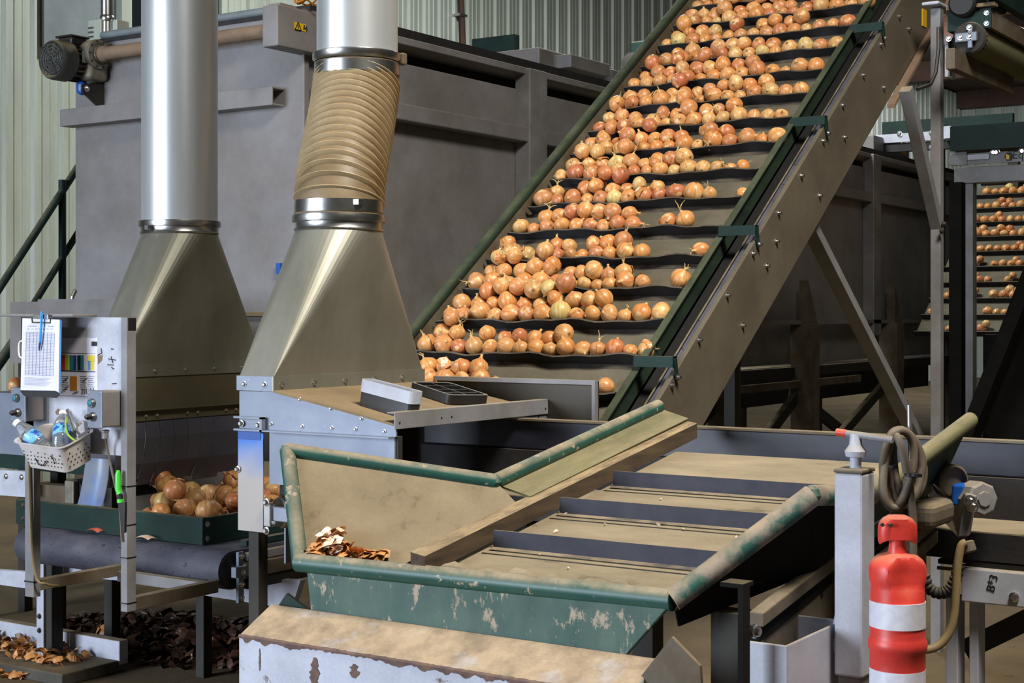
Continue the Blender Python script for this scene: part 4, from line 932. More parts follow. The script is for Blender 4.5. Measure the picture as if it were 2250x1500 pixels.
re_.add(vs, fs).build('rusted_edge', 'rust_edge', bxb)
for x_, w_, h_ in ((-2.16, .022, .10), (-2.05, .02, .03), (-2.32, .004, .05), (-1.75, .012, .03)):
    vs = []; 
    for j in range(19): e_ = math.sin(PI * (j + .4) / 19) ** .5; vs += [(x_ - w_ * e_ * (.3 + .5 * rnd.random()), 2.4888, zt1 - .03 - h_ * j / 18), (x_ + w_ * e_ * (.3 + .5 * rnd.random()), 2.4888, zt1 - .03 - h_ * j / 18)]
    MB().add(vs, [(j * 2, j * 2 + 1, j * 2 + 3, j * 2 + 2) for j in range(18)]).build('rust_patch', 'rust_edge', bxb)
MB().slab([onB(632, 1303, 2.612), onB(600, 1350, 2.612), onB(680, 1352, 2.612), onB(678, 1338, 2.612)], .008).build('gusset', 'green_dark', bxb)
MB().slab([onB(1478, 1398, 2.55), onB(1400, 1498, 2.55), onB(1400, 1560, 2.55), onB(1546, 1560, 2.55), onB(1540, 1462, 2.55)], .01).build('gusset', 'rust_grey', bxb)
for a_ in (-2.3, -1.5): MB().box(a_ - .03, a_ + .03, 2.51, 2.58, 0, .45).build('leg', 'white_paint', bxb)

# ------------------------------------------------------------------ peels and dust in the hopper
def flakes(name, spots, label, m, cat, size=(.01, .025), parent=None):
    rnd = random.Random(len(spots)); V = []; F = []
    for p in spots:
        s = rnd.uniform(*size); M = Matrix.Rotation(rnd.uniform(0, 6.28), 3, 'Z') @ Matrix.Rotation(rnd.uniform(-.9, .9), 3, 'X') @ Matrix.Rotation(rnd.uniform(-.9, .9), 3, 'Y')
        o = len(V); cv = rnd.uniform(.3, .9)
        for i in range(4):
            for j in range(3):
                x = (i / 3 - .5) * 2; y = (j / 2 - .5) * 1.4 * (1 - .35 * abs(x)) ; V.append(Vector(p) + M @ Vector((x * s, y * s + rnd.uniform(-.1, .1) * s, cv * s * (1 - x * x - y * y * .5) * .6)))
        for i in range(3):
            for j in range(2): F.append((o + i * 3 + j, o + (i + 1) * 3 + j, o + (i + 1) * 3 + j + 1, o + i * 3 + j + 1))
    ob = MB().add(V, F).build(name, m); 
    return tag(ob, label, cat, None, 'stuff')
rnd = random.Random(5)
wn = Vector((0, 0, 1)); sp1 = []; sp2 = []
def wing(x, y, h=.008):
    n_ = (K0 - P0).cross(P1 - P0).normalized(); n_ = n_ if n_.z > 0 else -n_
    return onP(x, y, P0, n_) + n_ * h
for i in range(80):
    x = rnd.uniform(680, 800); y = 1226 + (x - 680) * .085 - rnd.random() * 48 * max(.1, 1 - abs(x - 735) / 62); sp1.append(wing(x, y, .006 + rnd.random() * .022))
for i in range(34):
    x = rnd.uniform(702, 750); y = 1222 - rnd.random() * 44; sp2.append(wing(x, y, .022 + rnd.random() * .012))
for i in range(55):
    x = rnd.uniform(770, 840); y = 1232 - rnd.random() * 14; sp1.append(wing(x, y, .006 + rnd.random() * .006))
flakes('onion_peel', sp1, 'small heap of orange onion peel in the corner of the green hopper', 'peel', 'peel', (.010, .022))
flakes('onion_peel', sp2, 'white onion skins on top of the peel heap in the hopper', 'peel_pale', 'peel', (.009, .018))
dv = MB(); 
N_ = 60; vs = []; fs = []
for i in range(N_ + 1):
    a_ = -1.93 + .57 * i / N_; hgt = .012 + .010 * math.sin(i * .5) * math.sin(i * .23) + .006 * rnd.random()
    if i in (0, N_): hgt = .001
    zz = hbz(2.62)
    for (db, hz) in ((.0, .004), (.008, .012 + hgt * .5), (.02, hgt + .006), (.035, hgt * .6 + .004), (.055 + .01 * rnd.random(), .001)): vs.append((a_, 2.615 + db, zz + hz + db * .16))
for i in range(N_): fs += [(i * 5 + j, i * 5 + j + 1, (i + 1) * 5 + j + 1, (i + 1) * 5 + j) for j in range(4)]
dd = MB().add(vs, fs).build('dust_ridge', 'belt_dusty', smooth=True); tag(dd, 'ridge of tan soil dust behind the hopper lip', 'dust', None, 'stuff')
sp3 = []
for i in range(26): sp3.append(onP(rnd.uniform(1100, 1700), rnd.uniform(1060, 1250), Vector((0, 3.7, 1.118)), Vector((0, -.16, 1))))
sp3 = [p for p in sp3 if BL + .02 < p.x < BR - .02 and p.y > 2.65]
flakes('onion_skin_scraps', sp3, 'scattered small onion skin scraps on the dusty hopper belt', 'peel_pale', 'peel', (.002, .006))

# ================================================================== JACK POST WITH CRANK, CABLE COIL
Yj = 2.76
xa = onB(1832, 1200, Yj).x; xb = onB(1895, 1200, Yj).x; zj = onB(1865, 1040, Yj).z; zj0 = onB(1865, 1488, Yj).z
jk = thing('jack_post', 'grey square jack post with a crank handle beside the traffic marker', 'jack', ((xa + xb) / 2, Yj + .03, 0))
MB().box(xa, xb, Yj, Yj + .068, zj0, zj).build('outer_tube', 'grey_paint', jk, bevel=.005)
MB().box(xa + .006, xb - .006, Yj + .006, Yj + .062, .012, zj0).build('inner_leg', 'frame_grey', jk, bevel=.003)
MB().box(xa - .03, xb + .03, Yj - .02, Yj + .09, 0, .012).build('foot_plate', 'dark_steel', jk)
MB().box(xa - .001, xb + .001, Yj - .001, Yj + .069, zj, zj + .008).build('cap', 'rust_grey', jk, bevel=.003)
xc = onB(1880, 1000, Yj + .034).x; yc = Yj + .034; zk = onB(1885, 950, yc).z
MB().lathe([(.011, 0), (.011, .02), (.019, .022), (.021, .032), (.014, .042), (.0125, .045), (.0105, zk - zj - .01)], (xc, yc, zj + .008), (0, 0, 1), 18).build('crank_shaft', 'grey_paint', jk, smooth=True)
h0 = onB(1838, 949, yc); h1 = onB(1962, 966, yc)
hd = MB().tube([h0 + (h1 - h0) * .16, h1], .0068, 12).build('crank_handle', 'frame_grey', jk, smooth=True)
MB().tube([h0, h0 + (h1 - h0) * .17], .0075, 12).build('handle_tip', 'red_plastic', hd, smooth=True)
MB().prism([(xa, Yj + .03, .862 + .09), (xa, Yj + .03, .862), (xa - .02, Yj + .03, .862), (xa - .005, Yj + .03, .862 + .085)], (0, .012, 0)).build('lug', 'grey_paint', jk)
# thin steel rod with a coil of cable hung over it
Yr = 3.03
rx = onB(2004, 1000, Yr)
ro = thing('steel_rod', 'thin upright steel rod holding up the grey cable coil', 'rod', (rx.x, Yr, 0))
MB().tube([(onB(1998, 890, Yr).x, Yr, onB(1998, 890, Yr).z), (onB(2004, 1180, Yr).x, Yr, onB(2004, 1180, Yr).z), (onB(2004, 1180, Yr).x, Yr, 0)], .0052, 12).build('rod', 'gold_rod', ro, smooth=True)
co = thing('cable_coil', 'looped coil of thick dusty grey cable hung beside the jack post', 'cable', onB(1985, 1120, Yr))
def loop(cx, cy, wx, wz, tilt, dy, ph):
    c = onB(cx, cy, Yr - .02 + dy); pts = []
    for i in range(36):
        t = 2 * PI * i / 36; x = wx * math.cos(t); z = wz * math.sin(t); pts.append(c + Vector((x * math.cos(tilt) - z * math.sin(tilt), .012 * math.sin(2 * t + ph) + x * .5, x * math.sin(tilt) + z * math.cos(tilt))))
    return pts
for i, (cx, cy, wx, wz, tl, dy, ph) in enumerate(((1972, 1030, .026, .078, -.1, -.02, 0), (1984, 1026, .030, .076, .08, .0, 1), (1992, 1018, .026, .07, .16, .012, 2), (1966, 1036, .02, .074, -.02, -.03, 3))):
    MB().tube(loop(cx, cy, wx, wz, tl, dy, ph), .0085, 10, closed=True).build('cable_loop', 'cable', co, smooth=True)
MB().tube([onB(1996, 1010, Yr - .03), onB(2000, 1080, Yr - .03), onB(2006, 1140, Yr - .03), onB(2006, 1250, Yr - .03), onB(2004, 1420, Yr - .03)], .0085, 10).build('cable_tail', 'cable', co, smooth=True)
for x, y in ((1946, 1022), (1959, 1024), (2001, 1044), (2013, 1043)):
    c_ = onB(x, y, Yr - .045); MB().lathe([(.010, -.003), (.012, -.003), (.012, .003), (.010, .003)], c_, (.1, 0, 1), 12).build('cable_tie', 'black', co)
# beige hose on the right and ribbed sleeve
bh = thing('beige_hose', 'beige rubber hose curving down behind the red traffic marker', 'hose', onD(2035, 1430, 3.35))
pp = [onD(x, y, 3.35) for x, y in ((2122, 1192), (2112, 1200), (2104, 1240), (2100, 1300), (2096, 1350), (2085, 1390), (2062, 1418), (2030, 1428), (1990, 1430))]
def smoothpath(p, n=5):
    out = []
    for i in range(len(p) - 1):
        a = p[max(i - 1, 0)]; b = p[i]; c = p[i + 1]; d = p[min(i + 2, len(p) - 1)]
        for j in range(n):
            t = j / n; out.append(.5 * ((2 * b) + (c - a) * t + (2 * a - 5 * b + 4 * c - d) * t * t + (3 * b - a - 3 * c + d) * t ** 3))
    out.append(p[-1]); return out
MB().tube(smoothpath(pp), .0095, 12).build('hose', 'cable_tan', bh, smooth=True)
c_ = onD(2127, 1200, 3.36); MB().lathe([(.012, -.012), (.016, -.01), (.016, .01), (.011, .014)], c_, (.3, 0, -1), 14).build('fitting', 'rust_grey', bh, smooth=True)
sl = [onD(x, y, 3.42) for x, y in ((2030, 1262), (2040, 1290), (2062, 1303), (2085, 1296), (2100, 1270), (2108, 1235))]
sp_ = smoothpath(sl, 8); rr_ = [.014 if i % 3 else .011 for i in range(len(sp_))]
cs = thing('cable_sleeve', 'black ribbed cable sleeve looping behind the red traffic marker', 'cable', onD(2062, 1310, 3.42))
MB().tube(sp_, rr_, 12).build('sleeve', 'rubber', cs, smooth=True)

# ================================================================== TRAFFIC MARKER
tm = thing('traffic_marker', 'red and white plastic traffic marker post with a grab top', 'traffic post', (onD(1972, 1500, 2.75).x, onD(1972, 1500, 2.75).y, 0))
tc_ = onD(1972, 1500, 2.75); tx, ty = tc_.x, tc_.y
zz = lambda y: onD(1972, y, 2.75).z
k = 2.75 / FPX
def R_(px): return px * k
prof = [(R_(62), .04), (R_(60), zz(1470) - .1), (R_(60), zz(1466)), (R_(60), zz(1428)), (R_(63), zz(1424)), (R_(64), zz(1414)), (R_(64), zz(1407)), (R_(61), zz(1400)), (R_(59), zz(1390)), (R_(59), zz(1330)), (R_(58), zz(1290)), (R_(58), zz(1282)), (R_(61), zz(1276)), (R_(62), zz(1262)), (R_(62), zz(1248)), (R_(60), zz(1238)), (R_(54), zz(1228)), (R_(44), zz(1220)), (R_(30), zz(1216)), (R_(21), zz(1213)), (R_(19), zz(1205)), (R_(18), zz(1190)), (R_(19), zz(1182)), (0, zz(1180))]
pr2 = []
for (r0, z0), (r1, z1) in zip(prof[:-1], prof[1:]):
    n_ = max(1, int(abs(z1 - z0) / .006)) if z0 > zz(1330) and r0 > R_(50) else 1
    pr2 += [(r0 + (r1 - r0) * j / n_, z0 + (z1 - z0) * j / n_) for j in range(n_)]
prof = pr2 + [prof[-1]]
SEG = 64
mb = MB().lathe(prof, (tx, ty, 0), (0, 0, 1), SEG)
# dent on the shoulder facing the camera right
dc = onD(2003, 1266, 2.70)
for i, v in enumerate(mb.v):
    d = (v - dc).length
    rr_ = math.hypot(v.x - tx, v.y - ty)
    if d < .042 and rr_ > R_(35): v += (Vector((tx, ty, v.z)) - v).normalized() * .022 * (1 - (d / .042) ** 2)
body = mb.build('body', 'red_plastic', tm, smooth=True)
for y0, y1 in ((1318, 1374), (1466, 1530)):
    MB().lathe([(R_(59.5), zz(y1)), (R_(60.8), zz(y1)), (R_(60.4), zz(y0)), (R_(59), zz(y0))], (tx, ty, 0), (0, 0, 1), SEG).build('reflective_band', 'white_tape', tm, smooth=True)
# grab head: a flattened dome wider along the picture plane
hv = []; hf = []
hp_ = [(14, 1190), (17, 1184), (40, 1183), (43, 1176), (43, 1160), (40, 1148), (32, 1138), (20, 1132), (0, 1130)]
for r_, y in hp_:
    for j in range(28):
        t = 2 * PI * j / 28; c_ = math.cos(t); s_ = math.sin(t); sq = (abs(c_) ** 3 + abs(s_) ** 3) ** (-1 / 3)
        hv.append(Vector((tx, ty, zz(y) + (.010 * abs(c_) ** 4 * (-1) if 1176 <= y <= 1190 and r_ > 20 else 0))) + RV * (R_(r_) * c_ * sq * .98) + WV * (R_(min(r_, 26)) * s_ * sq * .9))
for i in range(len(hp_) - 1): hf += [(i * 28 + j, i * 28 + (j + 1) % 28, (i + 1) * 28 + (j + 1) % 28, (i + 1) * 28 + j) for j in range(28)]
hf.append(tuple(range(27, -1, -1)))
hd = MB().add(hv, hf).build('grab_head', 'red_plastic', tm, smooth=True)
for x, y in ((1938, 1152), (1956, 1153)):
    c_ = onD(x, y, 2.75 - R_(24)); MB().lathe([(0, .0), (.0035, .0), (.0035, .006), (0, .006)], c_, -WV, 10).build('hole', 'dark_steel', hd)
MB().lathe([(.17, 0), (.17, .03), (.08, .045), (.06, .05)], (tx, ty, 0), (0, 0, 1), 8).build('base', 'rubber', tm)

# ================================================================== OPERATOR STAND (left)
Ys = 3.6
os_ = thing('operator_stand', 'grey control stand on angle posts beside the sorting belt', 'stand', (-4.2, 3.6, .45))
def XS(px, b=Ys): return onB(px, 900, b).x
zt0_ = onB(280, 697, Ys).z; zlo = onB(283, 1345, Ys).z
rpst = MB().box(XS(266), XS(279), Ys, Ys + .004, zlo, zt0_).box(XS(279) - .004, XS(279), Ys + .004, Ys + .04, zlo, zt0_ - .0).build('post', 'frame_grey', os_)
lpst = MB().box(XS(55), XS(74), Ys, Ys + .004, zlo, 1.2).box(XS(74) - .004, XS(74), Ys + .004, Ys + .03, zlo, 1.2).build('post', 'frame_grey', os_)
MB().box(XS(105), XS(266), Ys + .006, Ys + .010, onB(275, 1002, Ys).z, zt0_).build('panel', 'white_paint', os_)
MB().box(XS(274), XS(279) + .001, Ys + .005, Ys + .041, onB(280, 726, Ys).z, zt0_ - .002).build('post_cap', 'black', rpst)
MB().box(XS(-60), XS(204), Ys - .09, Ys + .02, zt0_ + .002, zt0_ + .012).build('top_plate', 'frame_grey', os_, bevel=.003)
for z_ in (.49,):
    MB().box(XS(279) - .035, XS(279), Ys + .04, 4.04, zlo, zlo + .045).build('rail', 'rust_grey', os_, bevel=.002)
    MB().box(XS(74) - .035, XS(74), Ys + .03, 4.04, zlo + .02, zlo + .06).build('rail', 'rust_grey', os_, bevel=.002)
    MB().box(XS(74), XS(279) - .035, 3.99, 4.03, zlo + .0, zlo + .04).build('rail', 'frame_grey', os_, bevel=.002)
for y in (1067, 1152, 1224, 1324):
    MB().box(XS(265), XS(280), Ys - .003, Ys + .042, onB(272, y + 2, Ys).z, onB(272, y, Ys).z).build('cable_tie', 'black', rpst)
MB().box(XS(54), XS(75), Ys - .003, Ys + .034, onB(65, 1279, Ys).z, onB(65, 1276, Ys).z).build('cable_tie', 'black', lpst)
MB().tube(smoothpath([onB(64, 1010, Ys - .008), onB(66, 1100, Ys - .008), onB(70, 1200, Ys - .008), onB(80, 1270, Ys - .004), onB(100, 1282, Ys + .02), onB(125, 1286, Ys + .1), onB(150, 1275, Ys + .3)]), .005, 6).build('cable', 'cable_tan', os_, smooth=True)
# push-button boxes
def pbox(x0, x1, y0, y1, gx, gy, bx, by, label):
    r = thing('push_button_box', label, 'switch box', (XS(x0, 3.52), 3.56, onB(x0, y1, 3.52).z))
    p = onB(x0, y0, 3.525); q = onB(x1, y1, 3.525)
    MB().box(p.x, q.x, 3.525, 3.604, q.z, p.z).build('enclosure', 'bin', r, bevel=.006)
    MB().box(p.x - .003, q.x + .003, 3.518, 3.5245, q.z - .003, p.z + .003).build('front_cover', 'galv', r, bevel=.004)
    for (cx, cy, m) in ((gx, gy, 'g'), (bx, by, 'b')):
        c = onB(cx, cy, 3.518)
        if m == 'g':
            MB().lathe([(.016, 0), (.016, .005), (.0135, .012), (.0115, .012), (.0105, .009), (0, .009)], c, (0, -1, 0), 20).build('button_ring', 'ring', r, smooth=True)
            MB().lathe([(.0095, .0092), (.0095, .013), (.007, .0145), (0, .0145)], c, (0, -1, 0), 18).build('green_button', 'teal_print', r, smooth=True, label='green push button')
        else:
            MB().lathe([(.016, 0), (.016, .005), (.012, .014), (.010, .014)], c, (0, -1, 0), 20).build('button_ring', 'ring', r, smooth=True)
            MB().lathe([(.009, .014), (.010, .026), (.006, .034), (0, .035)], c, (0, -1, 0), 16).build('selector_knob', 'black_plastic', r, smooth=True, label='black selector knob')
    bolts([(x, 3.518, z) for x in (p.x + .005, q.x - .005) for z in (q.z + .006, p.z - .006)], (0, -1, 0), r, .0025, .002)
    return r
pb1 = pbox(196, 226, 858, 940, 203, 885, 205, 915, 'push button box with a cable gland on the right of the control panel')
c_ = onB(231, 940, 3.56); MB().lathe([(.008, -.03), (.012, -.028), (.012, -.008), (.014, -.006), (.014, 0), (.01, .002)], c_ + Vector((.0, 0, -.008)), (0, 0, 1), 10).build('cable_gland', 'frame_grey', pb1)
MB().tube(smoothpath([onB(231, 952, 3.56), onB(236, 985, 3.58), onB(246, 1035, 3.59), onB(262, 1110, 3.594), onB(268, 1190, 3.594)]), .0042, 8).build('cable', 'cable', pb1, smooth=True)
pbox(28, 58, 852, 926, 37, 874, 40, 906, 'push button box at the far left edge of the control stand')
MB().box(XS(-40), XS(104), Ys + .0, Ys + .006, onB(50, 1000, Ys).z, onB(50, 868, Ys).z).build('side_plate', 'galv', os_)
MB().box(XS(-40), XS(60), Ys + .004, 3.86, onB(30, 868, Ys).z, onB(30, 864, Ys).z).build('side_shelf', 'galv', os_)
o_ = put_onion(onB(34, 846, 3.66), .030, 'pinkish onion perched behind the clipboard at the left edge', None, random.Random(3), 'onion', False)
# poster
pst = thing('wall_poster', 'printed sheet with coloured bars pinned beside the clipboard', 'poster', onB(170, 868, Ys))
Yp = Ys + .0045
MB().box(XS(120), XS(212), Yp, Yp + .001, onB(170, 869, Ys).z, onB(170, 742, Ys).z).build('sheet', 'paper', pst)
def chip(x0, y0, x1, y1, m, nm, par, b=Yp - .0008, label=None):
    p = onB(x0, y0, b); q = onB(x1, y1, b); return MB().box(p.x, q.x, b, b + .0007, q.z, p.z).build(nm, m, par, label=label)
for x0, x1, m in ((135, 143, 'red_print'), (143, 151, 'lime_print'), (153, 161, 'teal_print'), (161, 168, 'navy_print'), (170, 177, 'green_dark'), (177, 184, 'teal_print'), (193, 199, 'lightblue_print'), (199, 207, 'yellow_print')):
    chip(x0, 780, x1, 813, m, 'colour_bar', pst)
chip(193, 780, 207, 793, 'yellow_print', 'colour_bar', pst, Yp - .0016)
chip(154, 826, 169, 858, 'amber_print', 'amber_picture', pst)
chip(201, 750, 213, 760, 'ink', 'tape_corner', pst, Yp - .0012)
ln = MB()
for i in range(7):
    for (xa_, xb_) in ((136, 151), (176, 190), (193, 208)):
        p = onB(xa_, 826 + i * 4.6, Yp - .0006); q = onB(xb_ - (i * 37 % 5), 827.2 + i * 4.6, Yp - .0006); ln.box(p.x, q.x, Yp - .0006, Yp, q.z, p.z)
for (xa_, ya, xb_, yb) in ((134, 775, 209, 776), (134, 815, 209, 815.8)):
    p = onB(xa_, ya, Yp - .0006); q = onB(xb_, yb, Yp - .0006); ln.box(p.x, q.x, Yp - .0006, Yp, q.z, p.z)
for x0, y0, x1, y1 in ((139, 838, 149, 829), (141, 860, 151, 846), (182, 838, 192, 830), (181, 853, 181, 865), (185, 853, 186, 865), (190, 853, 190, 865), (199, 852, 200, 858), (205, 852, 206, 858), (135, 862, 144, 852), (160, 864, 172, 860)):
    ln.tube([onB(x0, y0, Yp - .001), onB(x1, y1, Yp - .001)], .0012, 5)
ln.build('print_lines', 'ink', pst)
# marks on the panel
mk = MB()
for x0, y0, x1, y1 in ((238, 788, 254, 791), (244, 783, 248, 797), (236, 801, 250, 801.5), (245, 807, 251, 811), (244, 766, 249, 767), (246, 843, 256, 842), (222, 765, 224, 775), (224, 775, 215, 780)):
    mk.tube([onB(x0, y0, Ys + .005), onB(x1, y1, Ys + .005)], .0016, 5)
mk.build('scuff_mark', 'ink', os_)
MB().slab([onB(215, 782, Ys + .0055), onB(226, 779, Ys + .0055), onB(224, 792, Ys + .0055), onB(214, 801, Ys + .0055)], .0006).build('paint_chip', 'shaft_brown', os_)
MB().slab([onB(121, 905, Ys + .0055), onB(127, 897, Ys + .0055), onB(134, 901, Ys + .0055), onB(132, 911, Ys + .0055), onB(124, 911, Ys + .0055)], .0006).build('paint_chip', 'shaft_brown', os_)
# clipboard
Yk = 3.50
cbp = thing('clipboard', 'clipboard with a printed form clipped to the control stand', 'clipboard', onB(90, 870, Yk))
def K(x, y, d=0): return onB(x, y, Yk + d)
MB().slab([K(47, 696, .006), K(134, 701, .006), K(130, 868, .006), K(124, 874, .006), K(54, 870, .006), K(46, 860, .006)], .004).build('board', 'black_plastic', cbp)
pap = MB().slab([K(50, 699), K(131, 702), K(129, 861), K(122, 858), K(46, 857)], .003).build('paper', 'paper', cbp)
MB().slab([K(133, 703, .004), K(135, 704, .004), K(132, 864, .004), K(128, 862, .004)], .003).build('paper_stack', 'lightblue_print', cbp)
gl = MB(); ix = lambda u, v: K(58 + u * 62 - v * 3, 729 + v * 94 + u * 2, -.0022)
for i in range(29): gl.tube([ix(0, i / 28), ix(1, i / 28)], .0006, 4)
for i in range(9): gl.tube([ix(i / 8, 0), ix(i / 8, 1)], .0006, 4)
for i in range(6): gl.tube([K(54, 829 + i * 3, -.0022), K(112 - (i % 3) * 5, 831 + i * 3, -.0022)], .0006, 4)
for i in range(7): gl.tube([K(60 + i * 8.5, 722, -.0022), K(65 + i * 8.5, 722.3, -.0022)], .001, 4)
for a_, b_ in ((60, 80), (105, 118)): gl.tube([K(a_, 716, -.0022), K(b_, 716.5, -.0022)], .001, 4)
gl.build('form_lines', 'grid_ink', pap)
MB().tube([K(70, 700, -.003), K(71, 708, -.004), K(110, 709, -.004), K(111, 700, -.003)], .0022, 6).build('clip_wire', 'dark_steel', cbp)
MB().slab([K(75, 690, -.003), K(106, 691, -.003), K(107, 701, -.003), K(74, 700, -.003)], .006).build('clip', 'ring', cbp, bevel=.001)
MB().tube(smoothpath([K(50, 748, .0), K(43, 752, .0), K(41, 766, .0), K(43, 782, .0), K(48, 786, 0)]), .003, 8).build('side_loop', 'cap_white', cbp, smooth=True)
pn = thing('ballpoint_pen', 'light blue ballpoint pen tucked under the clipboard clip', 'pen', K(86, 771, -.012))
MB().tube([K(92, 684, -.012), K(90.5, 720, -.012), K(88, 752, -.010)], .0046, 12).build('barrel', 'pen_blue', pn, smooth=True)
MB().tube([K(88, 752, -.010), K(86.4, 764, -.009), K(86, 771, -.008)], [.0044, .0032, .0008], 12).build('tip', 'navy_print', pn, smooth=True)
MB().tube([K(94, 688, -.016), K(92.5, 706, -.016)], .0014, 6).build('pen_clip', 'pen_blue', pn)
# perforated basket
Yb = 3.47
bc = onB(125, 985, Yb + .05)
bs_ = thing('plastic_basket', 'white perforated plastic basket tied to the control stand', 'basket', bc)
RX = Matrix.Rotation(math.radians(20), 3, 'X') @ Matrix.Rotation(math.radians(3), 3, 'Y')
def BKp(x, y, z): return bc + RX @ Vector((x, y, z))
foot = rounded(.205, .118, .022); top = rounded(.245, .15, .03); n_ = len(foot); vs = []; fs = []
rings = [(foot, -.055, 1), (top, .048, 1), ([(x * 1.07, y * 1.09) for x, y in top], .050, 1), ([(x * 1.07, y * 1.09) for x, y in top], .046, 1), ([(x * .985, y * .98) for x, y in top], .044, 1), ([(x * .97, y * .96) for x, y in foot], -.051, 1)]
for pts_, h, s_ in rings: vs += [BKp(x, y, h) for x, y in pts_]
for r_ in range(5): fs += [(r_ * n_ + j, r_ * n_ + (j + 1) % n_, (r_ + 1) * n_ + (j + 1) % n_, (r_ + 1) * n_ + j) for j in range(n_)]
fs += [tuple(range(n_)), tuple(5 * n_ + j for j in range(n_))]
bk_ = MB().add(vs, fs).build('basket_shell', 'basket', bs_, smooth=True)
hl = MB()
def wallpt(side, u, v):
    z = -.045 + .085 * v; f = (z + .055) / .103
    if side == 'f': return BKp((u - .5) * (.17 + .03 * f), -(.059 + .016 * f) - .0006, z), RX @ Vector((0, -1, .15))
    return BKp(.1025 + .02 * f + .0006, (u - .5) * (.09 + .02 * f), z), RX @ Vector((1, 0, .2))
for side, nu in (('f', 11), ('r', 6)):
    for i in range(nu):
        for j in range(4):
            if j == 3 and i % 2: continue
            p, d = wallpt(side, (i + .5 * (j % 2)) / (nu - .5), (j + .6) / 5.2); hl.lathe([(0, 0), (.0026, 0), (.0026, .0006), (0, .0008)], p, d, 8)
o_ = hl.build('perforation', 'ink', bk_); o_['kind'] = 'stuff'
tt = MB().tube(smoothpath([BKp(-.04, -.066, -.01), BKp(-.03, -.068, -.03), BKp(-.01, -.068, -.035), BKp(.02, -.07, -.012)]), .0018, 6)
tt.tube(smoothpath([BKp(.05, -.072, .01), BKp(.062, -.073, .0), BKp(.058, -.07, -.02)]), .0016, 6); tt.build('string_tie', 'ink', bk_)
for x in (-.02, .10):
    MB().tube(smoothpath([BKp(x, .078, .06), BKp(x + .006, .062, .045), BKp(x, .082, .035)]), .0016, 6).build('string_tie', 'ink', bk_)
def water_bottle(p, d, label, ln_=.19):
    d = Vector(d).normalized(); r = thing('water_bottle', label, 'bottle', p); R0 = .030
    pr = [(0, 0), (.022, 0), (.029, .006), (R0, .02)]
    for j in range(6): pr += [(R0, .022 + j * .009), (R0 - .003, .026 + j * .009)]
    pr += [(R0, .08), (R0, .125), (R0 - .002, .13), (R0, .134), (R0 - .003, .145), (.02, .165), (.0125, .176), (.0125, .182), (0, .183)]
    MB().lathe(pr, p, d, 28).build('bottle_body', 'bottle', r, smooth=True)
    MB().lathe([(R0 + .0006, .082), (R0 + .0012, .083), (R0 + .0012, .122), (R0 + .0006, .123)], p, d, 28).build('bottle_label', 'label_blue', r, smooth=True, label='blue printed bottle label')
    MB().lathe([(.0145, .178), (.0145, .193), (.012, .195), (0, .195)], p, d, 18).build('bottle_cap', 'cap_white', r, smooth=True)
p = BKp(-.012, -.01, -.03); water_bottle(p, onB(38, 930, Yb) - p, 'clear water bottle leaning left out of the white basket')
p = BKp(.045, -.03, -.012); q = BKp(-.02, .06, .055); water_bottle(q * .0 + p, q - p, 'clear water bottle lying on its side in the white basket')
mr = thing('silver_marker', 'silver marker pen standing in the white basket', 'pen', onB(166, 955, Yb + .06))
MB().tube([onB(148, 900, Yb + .08), onB(163, 947, Yb + .06)], .0062, 12).build('barrel', 'ring', mr, smooth=True)
MB().tube([onB(163, 947, Yb + .06), onB(167, 960, Yb + .055)], [.0062, .003], 12).build('tip', 'ink', mr, smooth=True)
gs = thing('green_strap', 'pale green plastic strip curling in the white basket', 'strip', onB(155, 965, Yb + .05))
MB().tube(smoothpath([onB(146, 918, Yb + .06), onB(144, 935, Yb + .05), onB(150, 955, Yb + .03), onB(165, 968, Yb + .03)]), .0035, 6).build('strip', 'lime_print', gs, smooth=True)
cr_ = thing('crumpled_wipe', 'crumpled off-white cloth at the back of the white basket', 'cloth', onB(180, 950, Yb + .1))
cv_ = []; cf_ = []; cc0 = onB(181, 945, Yb + .1); rnd = random.Random(8)
for i in range(9):
    for j in range(7):
        an = 2 * PI * i / 9; h = -PI / 2 + PI * j / 6; rr = .026 * (1 + rnd.uniform(-.35, .35)); cv_.append(cc0 + Vector((1.5 * rr * math.cos(an) * math.cos(h), rr * math.sin(an) * math.cos(h), 1.1 * rr * math.sin(h))))
for i in range(9):
    for j in range(6): cf_.append((i * 7 + j, ((i + 1) % 9) * 7 + j, ((i + 1) % 9) * 7 + j + 1, i * 7 + j + 1))
MB().add(cv_, cf_).build('cloth', 'basket', cr_)
# green safety knife hanging on the post
kn = thing('green_knife', 'bright green handled knife in a dark sheath hung on the stand post', 'knife', onB(262, 1170, Ys - .02))
MB().tube([onB(260, 1033, Ys - .02), onB(259, 1042, Ys - .02), onB(259, 1075, Ys - .02), onB(263, 1086, Ys - .02)], [.006, .010, .0105, .009], 10).build('handle', 'pen_green', kn, smooth=True)
MB().tube([onB(263, 1086, Ys - .02), onB(264, 1096, Ys - .02)], .011, 10).build('collar', 'ink', kn, smooth=True)
MB().tube([onB(264, 1096, Ys - .02), onB(264.5, 1104, Ys - .02)], .0115, 10).build('band', 'pen_green', kn, smooth=True)
MB().prism([onB(258, 1104, Ys - .026), onB(274, 1102, Ys - .026), onB(273, 1170, Ys - .026), onB(269, 1171, Ys - .026)], (0, .012, 0)).build('sheath', 'black_plastic', kn, bevel=.002)

